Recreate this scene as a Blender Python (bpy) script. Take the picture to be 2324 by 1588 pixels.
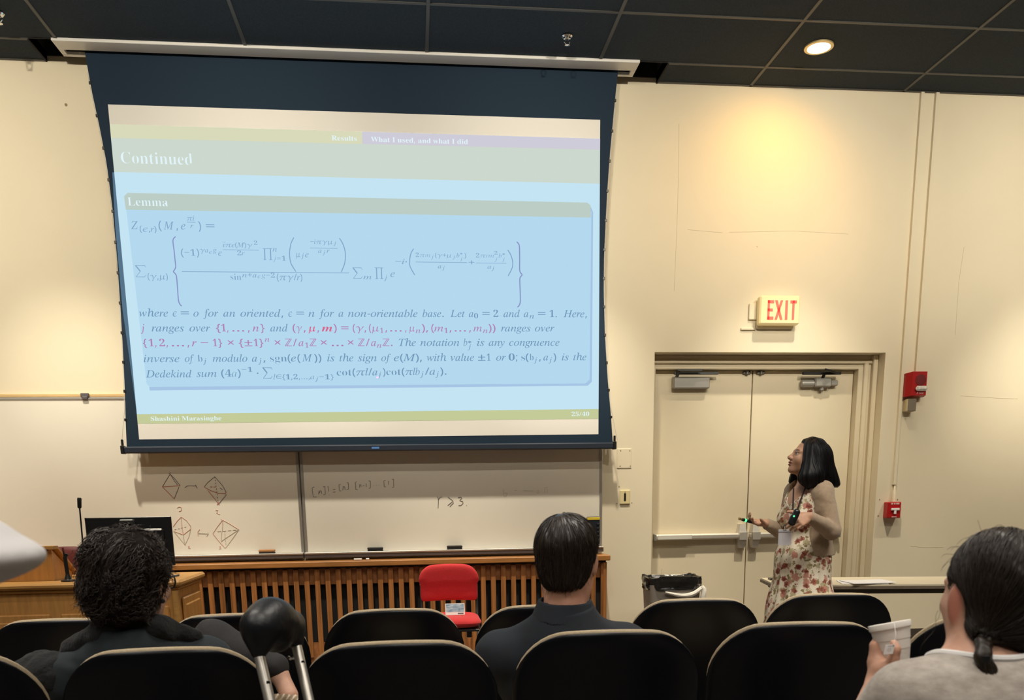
import bpy, math, os, random
import numpy as np
from mathutils import Vector, Matrix

for _o in list(bpy.data.objects):
    bpy.data.objects.remove(_o, do_unlink=True)
scene = bpy.context.scene
COL = scene.collection
random.seed(7)
RNG = np.random.default_rng(7)
PI = math.pi

# ------------------------------------------------------------------ camera
CAM_F, CAM_P, CAM_YAW, CAM_ROLL, CAM_CY = 1977.2, 0.203417, 0.107949, 0.0152777, 1534.24
CAM_H = 1.28
_fw = np.array([math.sin(CAM_YAW) * math.cos(CAM_P), math.cos(CAM_YAW) * math.cos(CAM_P), -math.sin(CAM_P)])
_rt = np.array([math.cos(CAM_YAW), -math.sin(CAM_YAW), 0.0])
_dn = np.cross(_fw, _rt)
_c, _s = math.cos(CAM_ROLL), math.sin(CAM_ROLL)
_rt, _dn = _c * _rt + _s * _dn, -_s * _rt + _c * _dn
CAMM = np.array([_rt, _dn, _fw])
cam = bpy.data.cameras.new('camera')
cam.sensor_fit = 'HORIZONTAL'
cam.sensor_width = 36.0
cam.lens = CAM_F / 2324.0 * 36.0
cam.shift_y = (CAM_CY - 794.0) / 2324.0
cam.clip_start = 0.05
cam.dof.use_dof = True
cam.dof.focus_distance = 5.2
cam.dof.aperture_fstop = cam.lens / 4.6
camo = bpy.data.objects.new('camera', cam)
COL.objects.link(camo)
camo.matrix_world = Matrix(((_rt[0], -_dn[0], -_fw[0], 0), (_rt[1], -_dn[1], -_fw[1], 0),
                            (_rt[2], -_dn[2], -_fw[2], CAM_H), (0, 0, 0, 1)))
scene.camera = camo


def _ray(px, py):
    return np.array([(px - 1162.0) / CAM_F, (py - CAM_CY) / CAM_F, 1.0]) @ CAMM


def at(px, py, Y):
    """point of the room that stands Y metres in front of the camera row and shows at a pixel of the photo"""
    d = _ray(px, py)
    p = d * (Y / d[1])
    p[2] += CAM_H
    return p


# ------------------------------------------------------------------ view, world, lights
scene.view_settings.view_transform = 'Standard'
scene.view_settings.look = 'None'
scene.view_settings.exposure = 0.0
scene.view_settings.gamma = 1.0
scene.view_settings.use_curve_mapping = False

world = bpy.data.worlds.new('world')
scene.world = world
world.use_nodes = True
world.node_tree.nodes['Background'].inputs[0].default_value = (0.9, 0.85, 0.75, 1)
world.node_tree.nodes['Background'].inputs[1].default_value = 0.0

WALL_Y = 7.1
CEIL_Z = 4.29


def spot(name, loc, target, power, color, cone, blend=0.6, soft=0.09):
    l = bpy.data.lights.new(name, 'SPOT')
    l.energy = power
    l.color = color
    l.spot_size = math.radians(cone)
    l.spot_blend = blend
    l.shadow_soft_size = soft
    o = bpy.data.objects.new(name, l)
    COL.objects.link(o)
    o.location = loc
    o.rotation_euler = (Vector(target) - Vector(loc)).to_track_quat('-Z', 'Y').to_euler()
    return o


def area(name, loc, target, sx, sy, power, color, spread=180):
    l = bpy.data.lights.new(name, 'AREA')
    l.shape = 'RECTANGLE'
    l.size, l.size_y = sx, sy
    l.energy = power
    l.color = color
    l.spread = math.radians(spread)
    o = bpy.data.objects.new(name, l)
    COL.objects.link(o)
    o.location = loc
    o.rotation_euler = (Vector(target) - Vector(loc)).to_track_quat('-Z', 'Y').to_euler()
    return o


WARM = (1.0, 0.90, 0.71)
# rows of ceiling downlights over the front of the room (above the frame)
for _x in (-4.2, -2.4, -0.6, 1.2, 3.0, 5.3, 7.0):
    spot('downlight', (_x, 5.72, CEIL_Z - 0.03), (_x, 6.76, 1.0), 440, WARM, 57, 1.0, 0.06)
for _x in (-4.2, -1.8, 0.6, 3.0, 5.4):
    spot('downlight', (_x, 4.1, CEIL_Z - 0.03), (_x, 7.1, 1.9), 66, WARM, 108, 1.0, 0.06)
for _x in (-4.0, -2.0, 0.0, 2.0, 4.0, 6.0):
    spot('wall_washer', (_x, 2.4, CEIL_Z - 0.03), (_x, 7.1, 3.5), 560, WARM, 54, 1.0, 0.06)
# ceiling panels over the audience
for _x in (-2.4, 0.2, 2.8):
    area('ceiling_panel_fill_light', (_x, 0.9, CEIL_Z - 0.03), (_x, 1.2, 0), 1.2, 0.6, 25, (1.0, 0.93, 0.83), 112)
    area('ceiling_panel_fill_light', (_x, -1.3, CEIL_Z - 0.03), (_x, -0.9, 0), 1.2, 0.6, 21, (1.0, 0.93, 0.83), 112)
# fill lights added over the strip before the table to brighten the standing woman
for _x in (-1.8, 1.4, 3.6):
    area('ceiling_panel_fill_light', (_x, 3.1, CEIL_Z - 0.03), (_x, 3.35, 0), 1.2, 0.6, 40, (1.0, 0.93, 0.82), 100)


# ------------------------------------------------------------------ materials
def lin(*c):
    return tuple((v / 255.0 / 12.92) if v / 255.0 <= 0.04045 else ((v / 255.0 + 0.055) / 1.055) ** 2.4 for v in c)


def mat(name, col, rough=0.5, metal=0.0, spec=0.5, noise=0.0, nscale=20.0, bump=0.0, bscale=60.0,
        stretch=None, emit=None, estr=1.0, sheen=0.0, col2=None, coat=0.0, trans=0.0):
    m = bpy.data.materials.new(name)
    m.use_nodes = True
    nt = m.node_tree
    b = nt.nodes['Principled BSDF']
    b.inputs['Base Color'].default_value = (*col, 1)
    b.inputs['Roughness'].default_value = rough
    b.inputs['Metallic'].default_value = metal
    b.inputs['Specular IOR Level'].default_value = spec
    b.inputs['Coat Weight'].default_value = coat
    b.inputs['Transmission Weight'].default_value = trans
    if sheen:
        b.inputs['Sheen Weight'].default_value = sheen
    if emit is not None:
        b.inputs['Emission Color'].default_value = (*emit, 1)
        b.inputs['Emission Strength'].default_value = estr
    if noise or bump or col2:
        tc = nt.nodes.new('ShaderNodeTexCoord')
        mp = nt.nodes.new('ShaderNodeMapping')
        if stretch:
            mp.inputs['Scale'].default_value = stretch
        nt.links.new(tc.outputs['Object'], mp.inputs['Vector'])
    if noise or col2:
        n = nt.nodes.new('ShaderNodeTexNoise')
        n.inputs['Scale'].default_value = nscale
        n.inputs['Detail'].default_value = 6
        n.inputs['Roughness'].default_value = 0.6
        nt.links.new(mp.outputs[0], n.inputs['Vector'])
        r = nt.nodes.new('ShaderNodeValToRGB')
        r.color_ramp.elements[0].position = 0.3
        r.color_ramp.elements[1].position = 0.7
        c2 = col2 if col2 else tuple(v * (1 - noise) for v in col)
        r.color_ramp.elements[0].color = (*c2, 1)
        r.color_ramp.elements[1].color = (*(tuple(min(1, v * (1 + noise)) for v in col)), 1)
        nt.links.new(n.outputs[0], r.inputs[0])
        nt.links.new(r.outputs[0], b.inputs['Base Color'])
    if bump:
        n2 = nt.nodes.new('ShaderNodeTexNoise')
        n2.inputs['Scale'].default_value = bscale
        n2.inputs['Detail'].default_value = 4
        nt.links.new(mp.outputs[0], n2.inputs['Vector'])
        bp = nt.nodes.new('ShaderNodeBump')
        bp.inputs['Strength'].default_value = bump
        bp.inputs['Distance'].default_value = 0.01
        nt.links.new(n2.outputs[0], bp.inputs['Height'])
        nt.links.new(bp.outputs[0], b.inputs['Normal'])
    return m


def glow(name, rgb, k=1.0):
    m = bpy.data.materials.new(name)
    m.use_nodes = True
    nt = m.node_tree
    nt.nodes.remove(nt.nodes['Principled BSDF'])
    e = nt.nodes.new('ShaderNodeEmission')
    e.inputs[0].default_value = (*lin(*rgb), 1)
    e.inputs[1].default_value = k
    nt.links.new(e.outputs[0], nt.nodes['Material Output'].inputs[0])
    return m


M = {}
M['wall'] = mat('cream_wall_paint', (0.78, 0.70, 0.54), 0.6, noise=0.035, nscale=0.9, bump=0.04, bscale=40)
M['door'] = mat('cream_door_paint', (0.76, 0.67, 0.50), 0.45, noise=0.04, nscale=1.6)
M['jamb'] = mat('door_frame_paint', (0.70, 0.61, 0.45), 0.5, noise=0.03, nscale=2)
M['tile'] = mat('black_ceiling_tile', (0.038, 0.050, 0.066), 0.9, spec=0.2, noise=0.25, nscale=160, bump=0.2, bscale=220)  # blue light from the screen is mixed into the tile colour
M['grid'] = mat('ceiling_grid_metal', (0.075, 0.075, 0.075), 0.5, 0.0)
M['void'] = mat('dark_void', (0.012, 0.013, 0.015), 0.9)
M['floor'] = mat('floor_carpet', (0.10, 0.085, 0.07), 0.95, noise=0.2, nscale=90)
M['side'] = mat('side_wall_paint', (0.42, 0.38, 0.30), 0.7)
M['white_metal'] = mat('white_enamel', (0.90, 0.89, 0.88), 0.35)
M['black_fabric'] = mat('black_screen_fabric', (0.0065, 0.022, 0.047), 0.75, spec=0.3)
M['screen_white'] = mat('matte_screen_white', (0.80, 0.785, 0.765), 0.8)
M['bar'] = mat('screen_bar_black', (0.022, 0.030, 0.048), 0.35, spec=0.5)
M['board'] = mat('whiteboard_enamel', (0.80, 0.76, 0.68), 0.22, spec=0.4, noise=0.015, nscale=2)
M['alu'] = mat('aluminium_trim', (0.62, 0.60, 0.58), 0.35, 0.8)
M['tan_rail'] = mat('tan_rail', (0.62, 0.42, 0.20), 0.55, noise=0.12, nscale=14, stretch=(0.3, 4, 4))
M['oak'] = mat('oak_ledge', (0.42, 0.18, 0.050), 0.42, noise=0.22, nscale=9, stretch=(0.6, 6, 8), coat=0.2)
M['slat'] = mat('slat_wood', (0.36, 0.140, 0.038), 0.5, noise=0.45, nscale=5, stretch=(9, 6, 0.35), coat=0.1)
M['panelwood'] = mat('panel_wood', (0.38, 0.150, 0.050), 0.55, noise=0.35, nscale=14, stretch=(2, 4, 1))
M['desk'] = mat('desk_wood', (0.50, 0.26, 0.075), 0.5, noise=0.16, nscale=7, stretch=(0.5, 5, 6), coat=0.0)
M['desk_v'] = mat('desk_wood_upright', (0.56, 0.275, 0.078), 0.45, noise=0.16, nscale=7, stretch=(6, 5, 0.5), coat=0.2)
M['black_plastic'] = mat('black_plastic', (0.012, 0.012, 0.014), 0.35)
M['shell'] = mat('chair_shell_black', (0.003, 0.0035, 0.0055), 0.32, spec=0.25)
M['seat_tan'] = mat('chair_tan_fabric', (0.42, 0.33, 0.21), 0.85, noise=0.12, nscale=200, sheen=0.3)
M['steel'] = mat('brushed_steel', (0.70, 0.67, 0.62), 0.35, 0.55, noise=0.05, nscale=30)
M['crutch_metal'] = mat('crutch_aluminium', (0.50, 0.47, 0.42), 0.34, 0.75, noise=0.05, nscale=30)
M['grey_metal'] = mat('grey_painted_metal', (0.36, 0.35, 0.33), 0.4, 0.3)
M['chrome'] = mat('chrome', (0.75, 0.75, 0.75), 0.15, 1.0)
M['red_fabric'] = mat('red_upholstery', (0.62, 0.022, 0.028), 0.8, noise=0.12, nscale=150, sheen=0.2, bump=0.15, bscale=300)
M['maroon'] = mat('maroon_upholstery', (0.12, 0.016, 0.018), 0.6, noise=0.1, nscale=80)
M['red_plastic'] = mat('fire_red_plastic', (0.42, 0.012, 0.014), 0.35)
M['dark_red'] = mat('dark_red_grille', (0.16, 0.006, 0.008), 0.6)
M['lens'] = mat('strobe_lens', (0.75, 0.72, 0.70), 0.12, spec=0.8, noise=0.35, nscale=70)
M['ivory'] = mat('ivory_plastic', (0.74, 0.64, 0.36), 0.35)
M['paper'] = mat('paper_white', (0.82, 0.80, 0.80), 0.8)
M['bin'] = mat('bin_grey_plastic', (0.27, 0.24, 0.21), 0.5)
M['bag_black'] = mat('bin_bag_black', (0.012, 0.012, 0.013), 0.14, spec=0.7, bump=0.5, bscale=28)
M['bag_white'] = mat('bin_bag_white', (0.78, 0.74, 0.68), 0.4, bump=0.3, bscale=60)
M['table_top'] = mat('table_top_cream', (0.70, 0.62, 0.46), 0.4)
M['table_edge'] = mat('table_edge_brown', (0.16, 0.125, 0.09), 0.5, noise=0.15, nscale=30)
M['exit_face'] = mat('exit_sign_face', (0.74, 0.62, 0.36), 0.45, emit=lin(236, 205, 140), estr=0.22)
M['exit_red'] = mat('exit_letter_red', (0.75, 0.10, 0.07), 0.5, emit=lin(255, 78, 66), estr=0.85)
M['ink_red'] = mat('marker_red', (0.50, 0.19, 0.15), 0.6)
M['ink_faint'] = mat('marker_red_faint', (0.66, 0.42, 0.34), 0.6)
M['ink_black'] = mat('marker_black', (0.15, 0.13, 0.11), 0.6)
M['ink_pale'] = mat('marker_black_faint', (0.48, 0.44, 0.37), 0.6)
M['felt'] = mat('eraser_felt', (0.02, 0.02, 0.022), 0.9)
M['eraser_wood'] = mat('eraser_wood', (0.40, 0.19, 0.07), 0.6)
M['yellow'] = mat('yellow_plastic', (0.75, 0.58, 0.05), 0.4)
M['foam'] = mat('foam_cup_white', (0.80, 0.76, 0.70), 0.7, bump=0.08, bscale=160)
M['led_green'] = glow('green_led', (90, 255, 150), 1.6)
M['lamp'] = glow('lamp_glow', (255, 238, 200), 9.0)
M['lamp_trim'] = mat('lamp_reflector', (0.75, 0.6, 0.32), 0.3, 0.6)

# ------------------------------------------------------------------ objects, naming
BASE = {}


def empty(name, loc, label=None, cat=None, group=None):
    o = bpy.data.objects.new(name, None)
    COL.objects.link(o)
    o.location = tuple(float(v) for v in loc)
    o.empty_display_size = 0.1
    BASE[o.name] = np.array(o.location)
    tag(o, label, cat, group)
    return o


def tag(o, label=None, cat=None, group=None, kind=None):
    if label:
        o['label'] = label
    if cat:
        o['category'] = cat
    if group:
        o['group'] = group
    if kind:
        o['kind'] = kind
    return o


def mesh_obj(name, V, Fc, mats, parent=None, smooth=False, fmat=None, sharp=None):
    V = np.asarray(V, dtype=float)
    base = BASE[parent.name] if parent is not None else np.zeros(3)
    me = bpy.data.meshes.new(name)
    me.from_pydata((V - base).tolist(), [], [tuple(int(i) for i in f) for f in Fc])
    if not isinstance(mats, (list, tuple)):
        mats = [mats]
    for m in mats:
        me.materials.append(m)
    if fmat is not None:
        me.polygons.foreach_set('material_index', np.asarray(fmat, dtype=np.int32))
    if smooth:
        me.polygons.foreach_set('use_smooth', np.ones(len(me.polygons), dtype=bool))
        if sharp is not None:
            try:
                me.set_sharp_from_angle(angle=math.radians(sharp))
            except Exception:
                pass
    me.update()
    o = bpy.data.objects.new(name, me)
    COL.objects.link(o)
    if parent is not None:
        o.parent = parent
    BASE[o.name] = base
    return o


class MB:
    """collects shapes into one mesh"""

    def __init__(self):
        self.v, self.f, self.m = [], [], []
        self.k = 0

    def add(self, V, Fc):
        n = len(self.v)
        self.v += [tuple(map(float, p)) for p in V]
        self.f += [tuple(i + n for i in f) for f in Fc]
        self.m += [self.k] * len(Fc)
        return self

    def box(self, a, b, bev=0.0, T=None):
        x0, y0, z0 = a
        x1, y1, z1 = b
        if bev <= 0:
            V = [(x, y, z) for x in (x0, x1) for y in (y0, y1) for z in (z0, z1)]
            Fc = [(0, 1, 3, 2), (4, 6, 7, 5), (0, 4, 5, 1), (2, 3, 7, 6), (0, 2, 6, 4), (1, 5, 7, 3)]
        else:
            e = min(bev, (x1 - x0) * .49, (y1 - y0) * .49, (z1 - z0) * .49)
            V, Fc = [], []
            ids = {}
            for sx in (0, 1):
                for sy in (0, 1):
                    for sz in (0, 1):
                        c = (x1 if sx else x0, y1 if sy else y0, z1 if sz else z0)
                        d = (-1 if sx else 1, -1 if sy else 1, -1 if sz else 1)
                        for ax in range(3):
                            p = [c[i] + (0 if i == ax else d[i] * e) for i in range(3)]
                            ids[(sx, sy, sz, ax)] = len(V)
                            V.append(p)
            g = ids
            for s in (0, 1):
                q = [(s, 0, 0, 0), (s, 1, 0, 0), (s, 1, 1, 0), (s, 0, 1, 0)]
                Fc.append(tuple(g[i] for i in (q if s else q[::-1])))
                q = [(0, s, 0, 1), (0, s, 1, 1), (1, s, 1, 1), (1, s, 0, 1)]
                Fc.append(tuple(g[i] for i in (q if s else q[::-1])))
                q = [(0, 0, s, 2), (1, 0, s, 2), (1, 1, s, 2), (0, 1, s, 2)]
                Fc.append(tuple(g[i] for i in (q if s else q[::-1])))
            for a_ in (0, 1):
                for b_ in (0, 1):
                    Fc.append((g[(0, a_, b_, 1)], g[(1, a_, b_, 1)], g[(1, a_, b_, 2)], g[(0, a_, b_, 2)]))
                    Fc.append((g[(a_, 0, b_, 0)], g[(a_, 1, b_, 0)], g[(a_, 1, b_, 2)], g[(a_, 0, b_, 2)]))
                    Fc.append((g[(a_, b_, 0, 0)], g[(a_, b_, 1, 0)], g[(a_, b_, 1, 1)], g[(a_, b_, 0, 1)]))
            for sx in (0, 1):
                for sy in (0, 1):
                    for sz in (0, 1):
                        Fc.append(tuple(g[(sx, sy, sz, ax)] for ax in range(3)))
        if T is not None:
            V = [T @ Vector(p) for p in V]
        return self.add(V, Fc)

    def tube(self, path, r, n=10, cap=True, flat=None):
        path = [np.array(p, float) for p in path]
        rs = r if hasattr(r, '__len__') else [r] * len(path)
        V, Fc = [], []
        up = None
        for i, p in enumerate(path):
            t = path[min(i + 1, len(path) - 1)] - path[max(i - 1, 0)]
            t = t / (np.linalg.norm(t) + 1e-12)
            if up is None:
                a = np.array([0, 0, 1.0]) if abs(t[2]) < .9 else np.array([1.0, 0, 0])
                up = np.cross(t, a)
            up = up - t * np.dot(up, t)
            up /= np.linalg.norm(up) + 1e-12
            w = np.cross(t, up)
            for j in range(n):
                a = 2 * PI * j / n
                V.append(p + rs[i] * (math.cos(a) * up + math.sin(a) * w))
        for i in range(len(path) - 1):
            for j in range(n):
                k = (j + 1) % n
                Fc.append((i * n + j, i * n + k, (i + 1) * n + k, (i + 1) * n + j))
        if cap:
            Fc.append(tuple(range(n))[::-1])
            Fc.append(tuple((len(path) - 1) * n + j for j in range(n)))
        return self.add(V, Fc)

    def lathe(self, prof, o, axis=(0, 0, 1), n=32):
        """prof: (r, h) along axis from o"""
        ax = Vector(axis).normalized()
        q = Vector((0, 0, 1)).rotation_difference(ax)
        V, Fc = [], []
        for r, h in prof:
            for j in range(n):
                a = 2 * PI * j / n
                V.append(Vector(o) + q @ Vector((r * math.cos(a), r * math.sin(a), h)))
        for i in range(len(prof) - 1):
            for j in range(n):
                k = (j + 1) % n
                Fc.append((i * n + j, i * n + k, (i + 1) * n + k, (i + 1) * n + j))
        if prof[0][0] > 1e-6:
            Fc.append(tuple(range(n))[::-1])
        if prof[-1][0] > 1e-6:
            Fc.append(tuple((len(prof) - 1) * n + j for j in range(n)))
        return self.add(V, Fc)

    def prism(self, poly, off):
        """polygon (3-D points) extruded by a vector"""
        n = len(poly)
        P = [np.array(p, float) for p in poly]
        V = P + [p + np.array(off, float) for p in P]
        Fc = [tuple(range(n)), tuple(range(2 * n - 1, n - 1, -1))]
        for i in range(n):
            k = (i + 1) % n
            Fc.append((i, i + n, k + n, k))
        return self.add(V, Fc)

    def poly(self, pts):
        return self.add(pts, [tuple(range(len(pts)))])

    def grid(self, G):
        """G[i][j] points"""
        h, w = len(G), len(G[0])
        V = [p for r in G for p in r]
        Fc = [(i * w + j, i * w + j + 1, (i + 1) * w + j + 1, (i + 1) * w + j) for i in range(h - 1) for j in range(w - 1)]
        return self.add(V, Fc)

    def build(self, name, mats, parent=None, smooth=False, sharp=40):
        o = mesh_obj(name, self.v, self.f, mats, parent, smooth, self.m if isinstance(mats, (list, tuple)) else None, sharp)
        import bmesh
        bm = bmesh.new()
        bm.from_mesh(o.data)
        bmesh.ops.recalc_face_normals(bm, faces=bm.faces)
        bm.to_mesh(o.data)
        bm.free()
        return o


def pad(W, z0, z1, ysurf, thick, nu=22, nv=18, p=4, rt=0.11, rb=0.05, crown=0.015):
    """rounded upholstered panel in the XZ plane: half width W, front at +y"""
    us = [-math.cos(PI * i / nu) for i in range(nu + 1)]
    vs = [(1 - math.cos(PI * i / nv)) / 2 for i in range(nv + 1)]
    H = z1 - z0
    G1, G2 = [], []
    for v in vs:
        z = z0 + H * v
        w = W
        dt = (z1 - z)
        if dt < rt:
            w = W - rt + math.sqrt(max(rt * rt - (rt - dt) ** 2, 0))
        db = z - z0
        if db < rb:
            w = min(w, W - rb + math.sqrt(max(rb * rb - (rb - db) ** 2, 0)))
        r1, r2 = [], []
        for u in us:
            x = u * w
            zz = z + crown * (1 - (x / W) ** 2) * v
            t = thick / 2 * math.sqrt(max(0, 1 - abs(u) ** p)) * math.sqrt(max(0, 1 - abs(2 * v - 1) ** (p * 2)))
            y = ysurf(x, z)
            r1.append((x, y - t, zz))
            r2.append((x, y + t, zz))
        G1.append(r1)
        G2.append(r2)
    b = MB()
    b.grid(G1)
    b.grid([r[::-1] for r in G2])
    return b


def copy_tree(o, parent=None):
    c = o.copy()
    COL.objects.link(c)
    if parent is not None:
        c.parent = parent
    for ch in [k for k in bpy.data.objects if k.parent == o]:
        copy_tree(ch, c)
    return c


# ------------------------------------------------------------------ implicit surfaces for bodies, hair and cloth
def nrm(v):
    v = np.asarray(v, float)
    return v / (np.linalg.norm(v) + 1e-12)


def cone(a, b, ra, rb=None):
    a = np.asarray(a, float)
    b = np.asarray(b, float)
    rb = ra if rb is None else rb
    ba = b - a
    L = max(float(ba @ ba), 1e-9)

    def f(P):
        pa = P - a
        h = np.clip(pa @ ba / L, 0, 1)
        return np.linalg.norm(pa - h[:, None] * ba, axis=1) - (ra + (rb - ra) * h)
    return f


def ell(c, r, R=None):
    c = np.asarray(c, float)
    r = np.asarray(r, float)
    RT = None if R is None else np.asarray(R, float)      # rows: local axes

    def f(P):
        q = P - c
        if RT is not None:
            q = q @ RT.T
        k0 = np.linalg.norm(q / r, axis=1)
        k1 = np.linalg.norm(q / (r * r), axis=1)
        return k0 * (k0 - 1) / np.maximum(k1, 1e-6)
    return f


def smin(a, b, k):
    h = np.maximum(k - np.abs(a - b), 0) / k
    return np.minimum(a, b) - h * h * k * 0.25


def union(prims, k=0.02):
    """prims: functions or (function, k)"""
    L = [(p if isinstance(p, tuple) else (p, k)) for p in prims]

    def f(P):
        d = L[0][0](P)
        for g, kk in L[1:]:
            d = smin(d, g(P), kk)
        return d
    return f


def cut(f, g, k=0.008):
    """f without g"""
    return lambda P: -smin(-f(P), g(P), k)


def inter(f, g, k=0.008):
    return lambda P: -smin(-f(P), -g(P), k)


def half(p, n):
    p = np.asarray(p, float)
    n = nrm(n)
    return lambda P: (P - p) @ n


def wob(P, s, seed=0):
    """cheap smooth noise in -1..1"""
    r = np.random.default_rng(seed)
    o = np.zeros(len(P))
    for i in range(5):
        d = r.normal(size=3)
        d *= s * (0.7 + 0.35 * i) / np.linalg.norm(d)
        o += np.sin(P @ d + r.uniform(0, 6.28) + 1.3 * np.sin(P @ d[[1, 2, 0]] * 0.7 + r.uniform(0, 6.28))) / (1 + 0.35 * i)
    return o / 3.2


def net(f, lo, hi, h, lip=1.7):
    lo = np.asarray(lo, float)
    hi = np.asarray(hi, float)
    B = 8
    n = (np.ceil((hi - lo) / h / B).astype(int)) * B
    nb = n // B
    ci = np.stack(np.meshgrid(*[np.arange(k) for k in nb], indexing='ij'), -1).reshape(-1, 3)
    cd = f(lo + (ci * B + (B - 1) / 2) * h)
    act = np.abs(cd) < lip * B * h * 0.87 + h
    Vv = np.repeat(np.repeat(np.repeat(np.where(cd < 0, -1.0, 1.0).reshape(nb), B, 0), B, 1), B, 2).astype(np.float32)
    sub = np.stack(np.meshgrid(*[np.arange(B)] * 3, indexing='ij'), -1).reshape(-1, 3)
    ai = ci[act]
    for s in range(0, len(ai), 400):
        g = (ai[s:s + 400, None, :] * B + sub[None]).reshape(-1, 3)
        Vv[g[:, 0], g[:, 1], g[:, 2]] = f(lo + g * h)
    ins = Vv < 0
    s8 = np.zeros(tuple(n - 1), dtype=np.int8)
    cor = [(i, j, k) for i in (0, 1) for j in (0, 1) for k in (0, 1)]
    for i, j, k in cor:
        s8 += ins[i:n[0] - 1 + i, j:n[1] - 1 + j, k:n[2] - 1 + k]
    cells = np.argwhere((s8 > 0) & (s8 < 8))
    vals = np.stack([Vv[cells[:, 0] + i, cells[:, 1] + j, cells[:, 2] + k] for i, j, k in cor], 1)
    acc = np.zeros((len(cells), 3))
    cnt = np.zeros(len(cells))
    for a in range(8):
        for ax in range(3):
            if cor[a][ax]:
                continue
            c2 = list(cor[a])
            c2[ax] = 1
            b = cor.index(tuple(c2))
            va, vb = vals[:, a], vals[:, b]
            m = (va < 0) != (vb < 0)
            t = np.where(m, va / np.where(m, va - vb, 1), 0)
            p = np.tile(np.array(cor[a], float), (len(cells), 1))
            p[:, ax] += t
            acc += np.where(m[:, None], p, 0)
            cnt += m
    V = lo + (cells + acc / cnt[:, None]) * h
    idx = -np.ones(tuple(n - 1), dtype=np.int64)
    idx[cells[:, 0], cells[:, 1], cells[:, 2]] = np.arange(len(cells))
    F = []
    for ax in range(3):
        sl0 = [slice(1, n[d] - 1) for d in range(3)]
        sl1 = [slice(1, n[d] - 1) for d in range(3)]
        sl0[ax] = slice(0, n[ax] - 1)
        sl1[ax] = slice(1, n[ax])
        A, Bn = ins[tuple(sl0)], ins[tuple(sl1)]
        e = np.argwhere(A != Bn)
        if not len(e):
            continue
        flip = A[e[:, 0], e[:, 1], e[:, 2]]
        o = np.array([1, 1, 1])
        o[ax] = 0
        c = e + o
        u, w = (ax + 1) % 3, (ax + 2) % 3
        q = []
        for du, dw in ((0, 0), (-1, 0), (-1, -1), (0, -1)):
            cc = c.copy()
            cc[:, u] += du
            cc[:, w] += dw
            q.append(idx[cc[:, 0], cc[:, 1], cc[:, 2]])
        q = np.stack(q, 1)
        q[~flip] = q[~flip][:, ::-1]
        F.append(q[(q >= 0).all(1)])
    return V, np.concatenate(F)


def sdf_obj(name, f, lo, hi, h, mats, parent, disp=None, fmat=None):
    V, Fq = net(f, lo, hi, h)
    if disp is not None:
        V = disp(V)
    return mesh_obj(name, V, Fq, mats, parent, True, None if fmat is None else fmat(V[Fq].mean(1)))


def grad(f, P, e=0.002):
    g = np.stack([f(P + np.eye(3)[i] * e) - f(P - np.eye(3)[i] * e) for i in range(3)], 1)
    return g / (np.linalg.norm(g, axis=1)[:, None] + 1e-9)


def strands(name, f, roots, dirf, steps, step, mats, parent, lift=(0.001, 0.008), rad=0.0011, curl=0.0, seed=1, stick=1.0,
            fly=0.0, taper=True):
    """combed locks lying over the surface f"""
    r = np.random.default_rng(seed)
    P = roots.copy()
    N = len(P)
    off = r.uniform(*lift, N)
    ph = r.uniform(0, 6.28, (N, 3))
    path = []
    free = r.uniform(0, 1, N) < fly
    for s in range(steps):
        g = grad(f, P)
        d = f(P)
        target = off * (0.4 + s / steps)
        k = np.where(free & (s > steps * 0.55), 0.0, stick)
        P = P - g * ((d - target) * k)[:, None]
        path.append(P.copy())
        D = dirf(P, s / steps)
        D = D - g * (np.sum(D * g, 1) * np.where(k > 0, 0.92, 0.0))[:, None]
        if curl:
            D = D + curl * np.sin(ph + s * np.array([1.1, 0.9, 1.3]) * 1.2)
        D /= np.linalg.norm(D, axis=1)[:, None] + 1e-9
        P = P + D * step
    path = np.stack(path, 1)                       # N, S, 3
    S = steps
    T = np.gradient(path, axis=1)
    T /= np.linalg.norm(T, axis=2)[..., None] + 1e-9
    ref = r.normal(size=(N, 1, 3))
    U = np.cross(T, ref)
    U /= np.linalg.norm(U, axis=2)[..., None] + 1e-9
    Wv = np.cross(T, U)
    prof = (1 - (np.arange(S) / (S - 1)) ** 3) * rad + 0.00015 if taper else np.full(S, rad)
    prof = prof[None, :, None] * r.uniform(0.6, 1.2, (N, 1, 1))
    rings = [path + prof * (math.cos(a) * U + math.sin(a) * Wv) for a in (0, 2.094, 4.189)]
    V = np.stack(rings, 2).reshape(-1, 3)          # N,S,3 ring verts
    b = (np.arange(N)[:, None] * S + np.arange(S - 1)[None]) * 3
    F = np.concatenate([np.stack([b + j, b + (j + 1) % 3, b + 3 + (j + 1) % 3, b + 3 + j], -1).reshape(-1, 4) for j in range(3)])
    return mesh_obj(name, V, F, mats, parent, True)


# ------------------------------------------------------------------ the room
XL, XR, YB = -5.2, 7.4, -3.0
OX0, OX1, OZ = 1.945, 3.872, 2.382          # doorway in the front wall
DOOR_Y = WALL_Y + 0.22


def struct(name, b, m, smooth=False):
    o = b.build(name, m, None, smooth)
    o['kind'] = 'structure'
    return o


b = MB()
T_ = 0.45
b.box((XL, WALL_Y, 0), (OX0, WALL_Y + T_, 4.75))
b.box((OX1, WALL_Y, 0), (XR, WALL_Y + T_, 4.75))
b.box((OX0, WALL_Y, OZ), (OX1, WALL_Y + T_, 4.75))
b.k = 1
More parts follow.
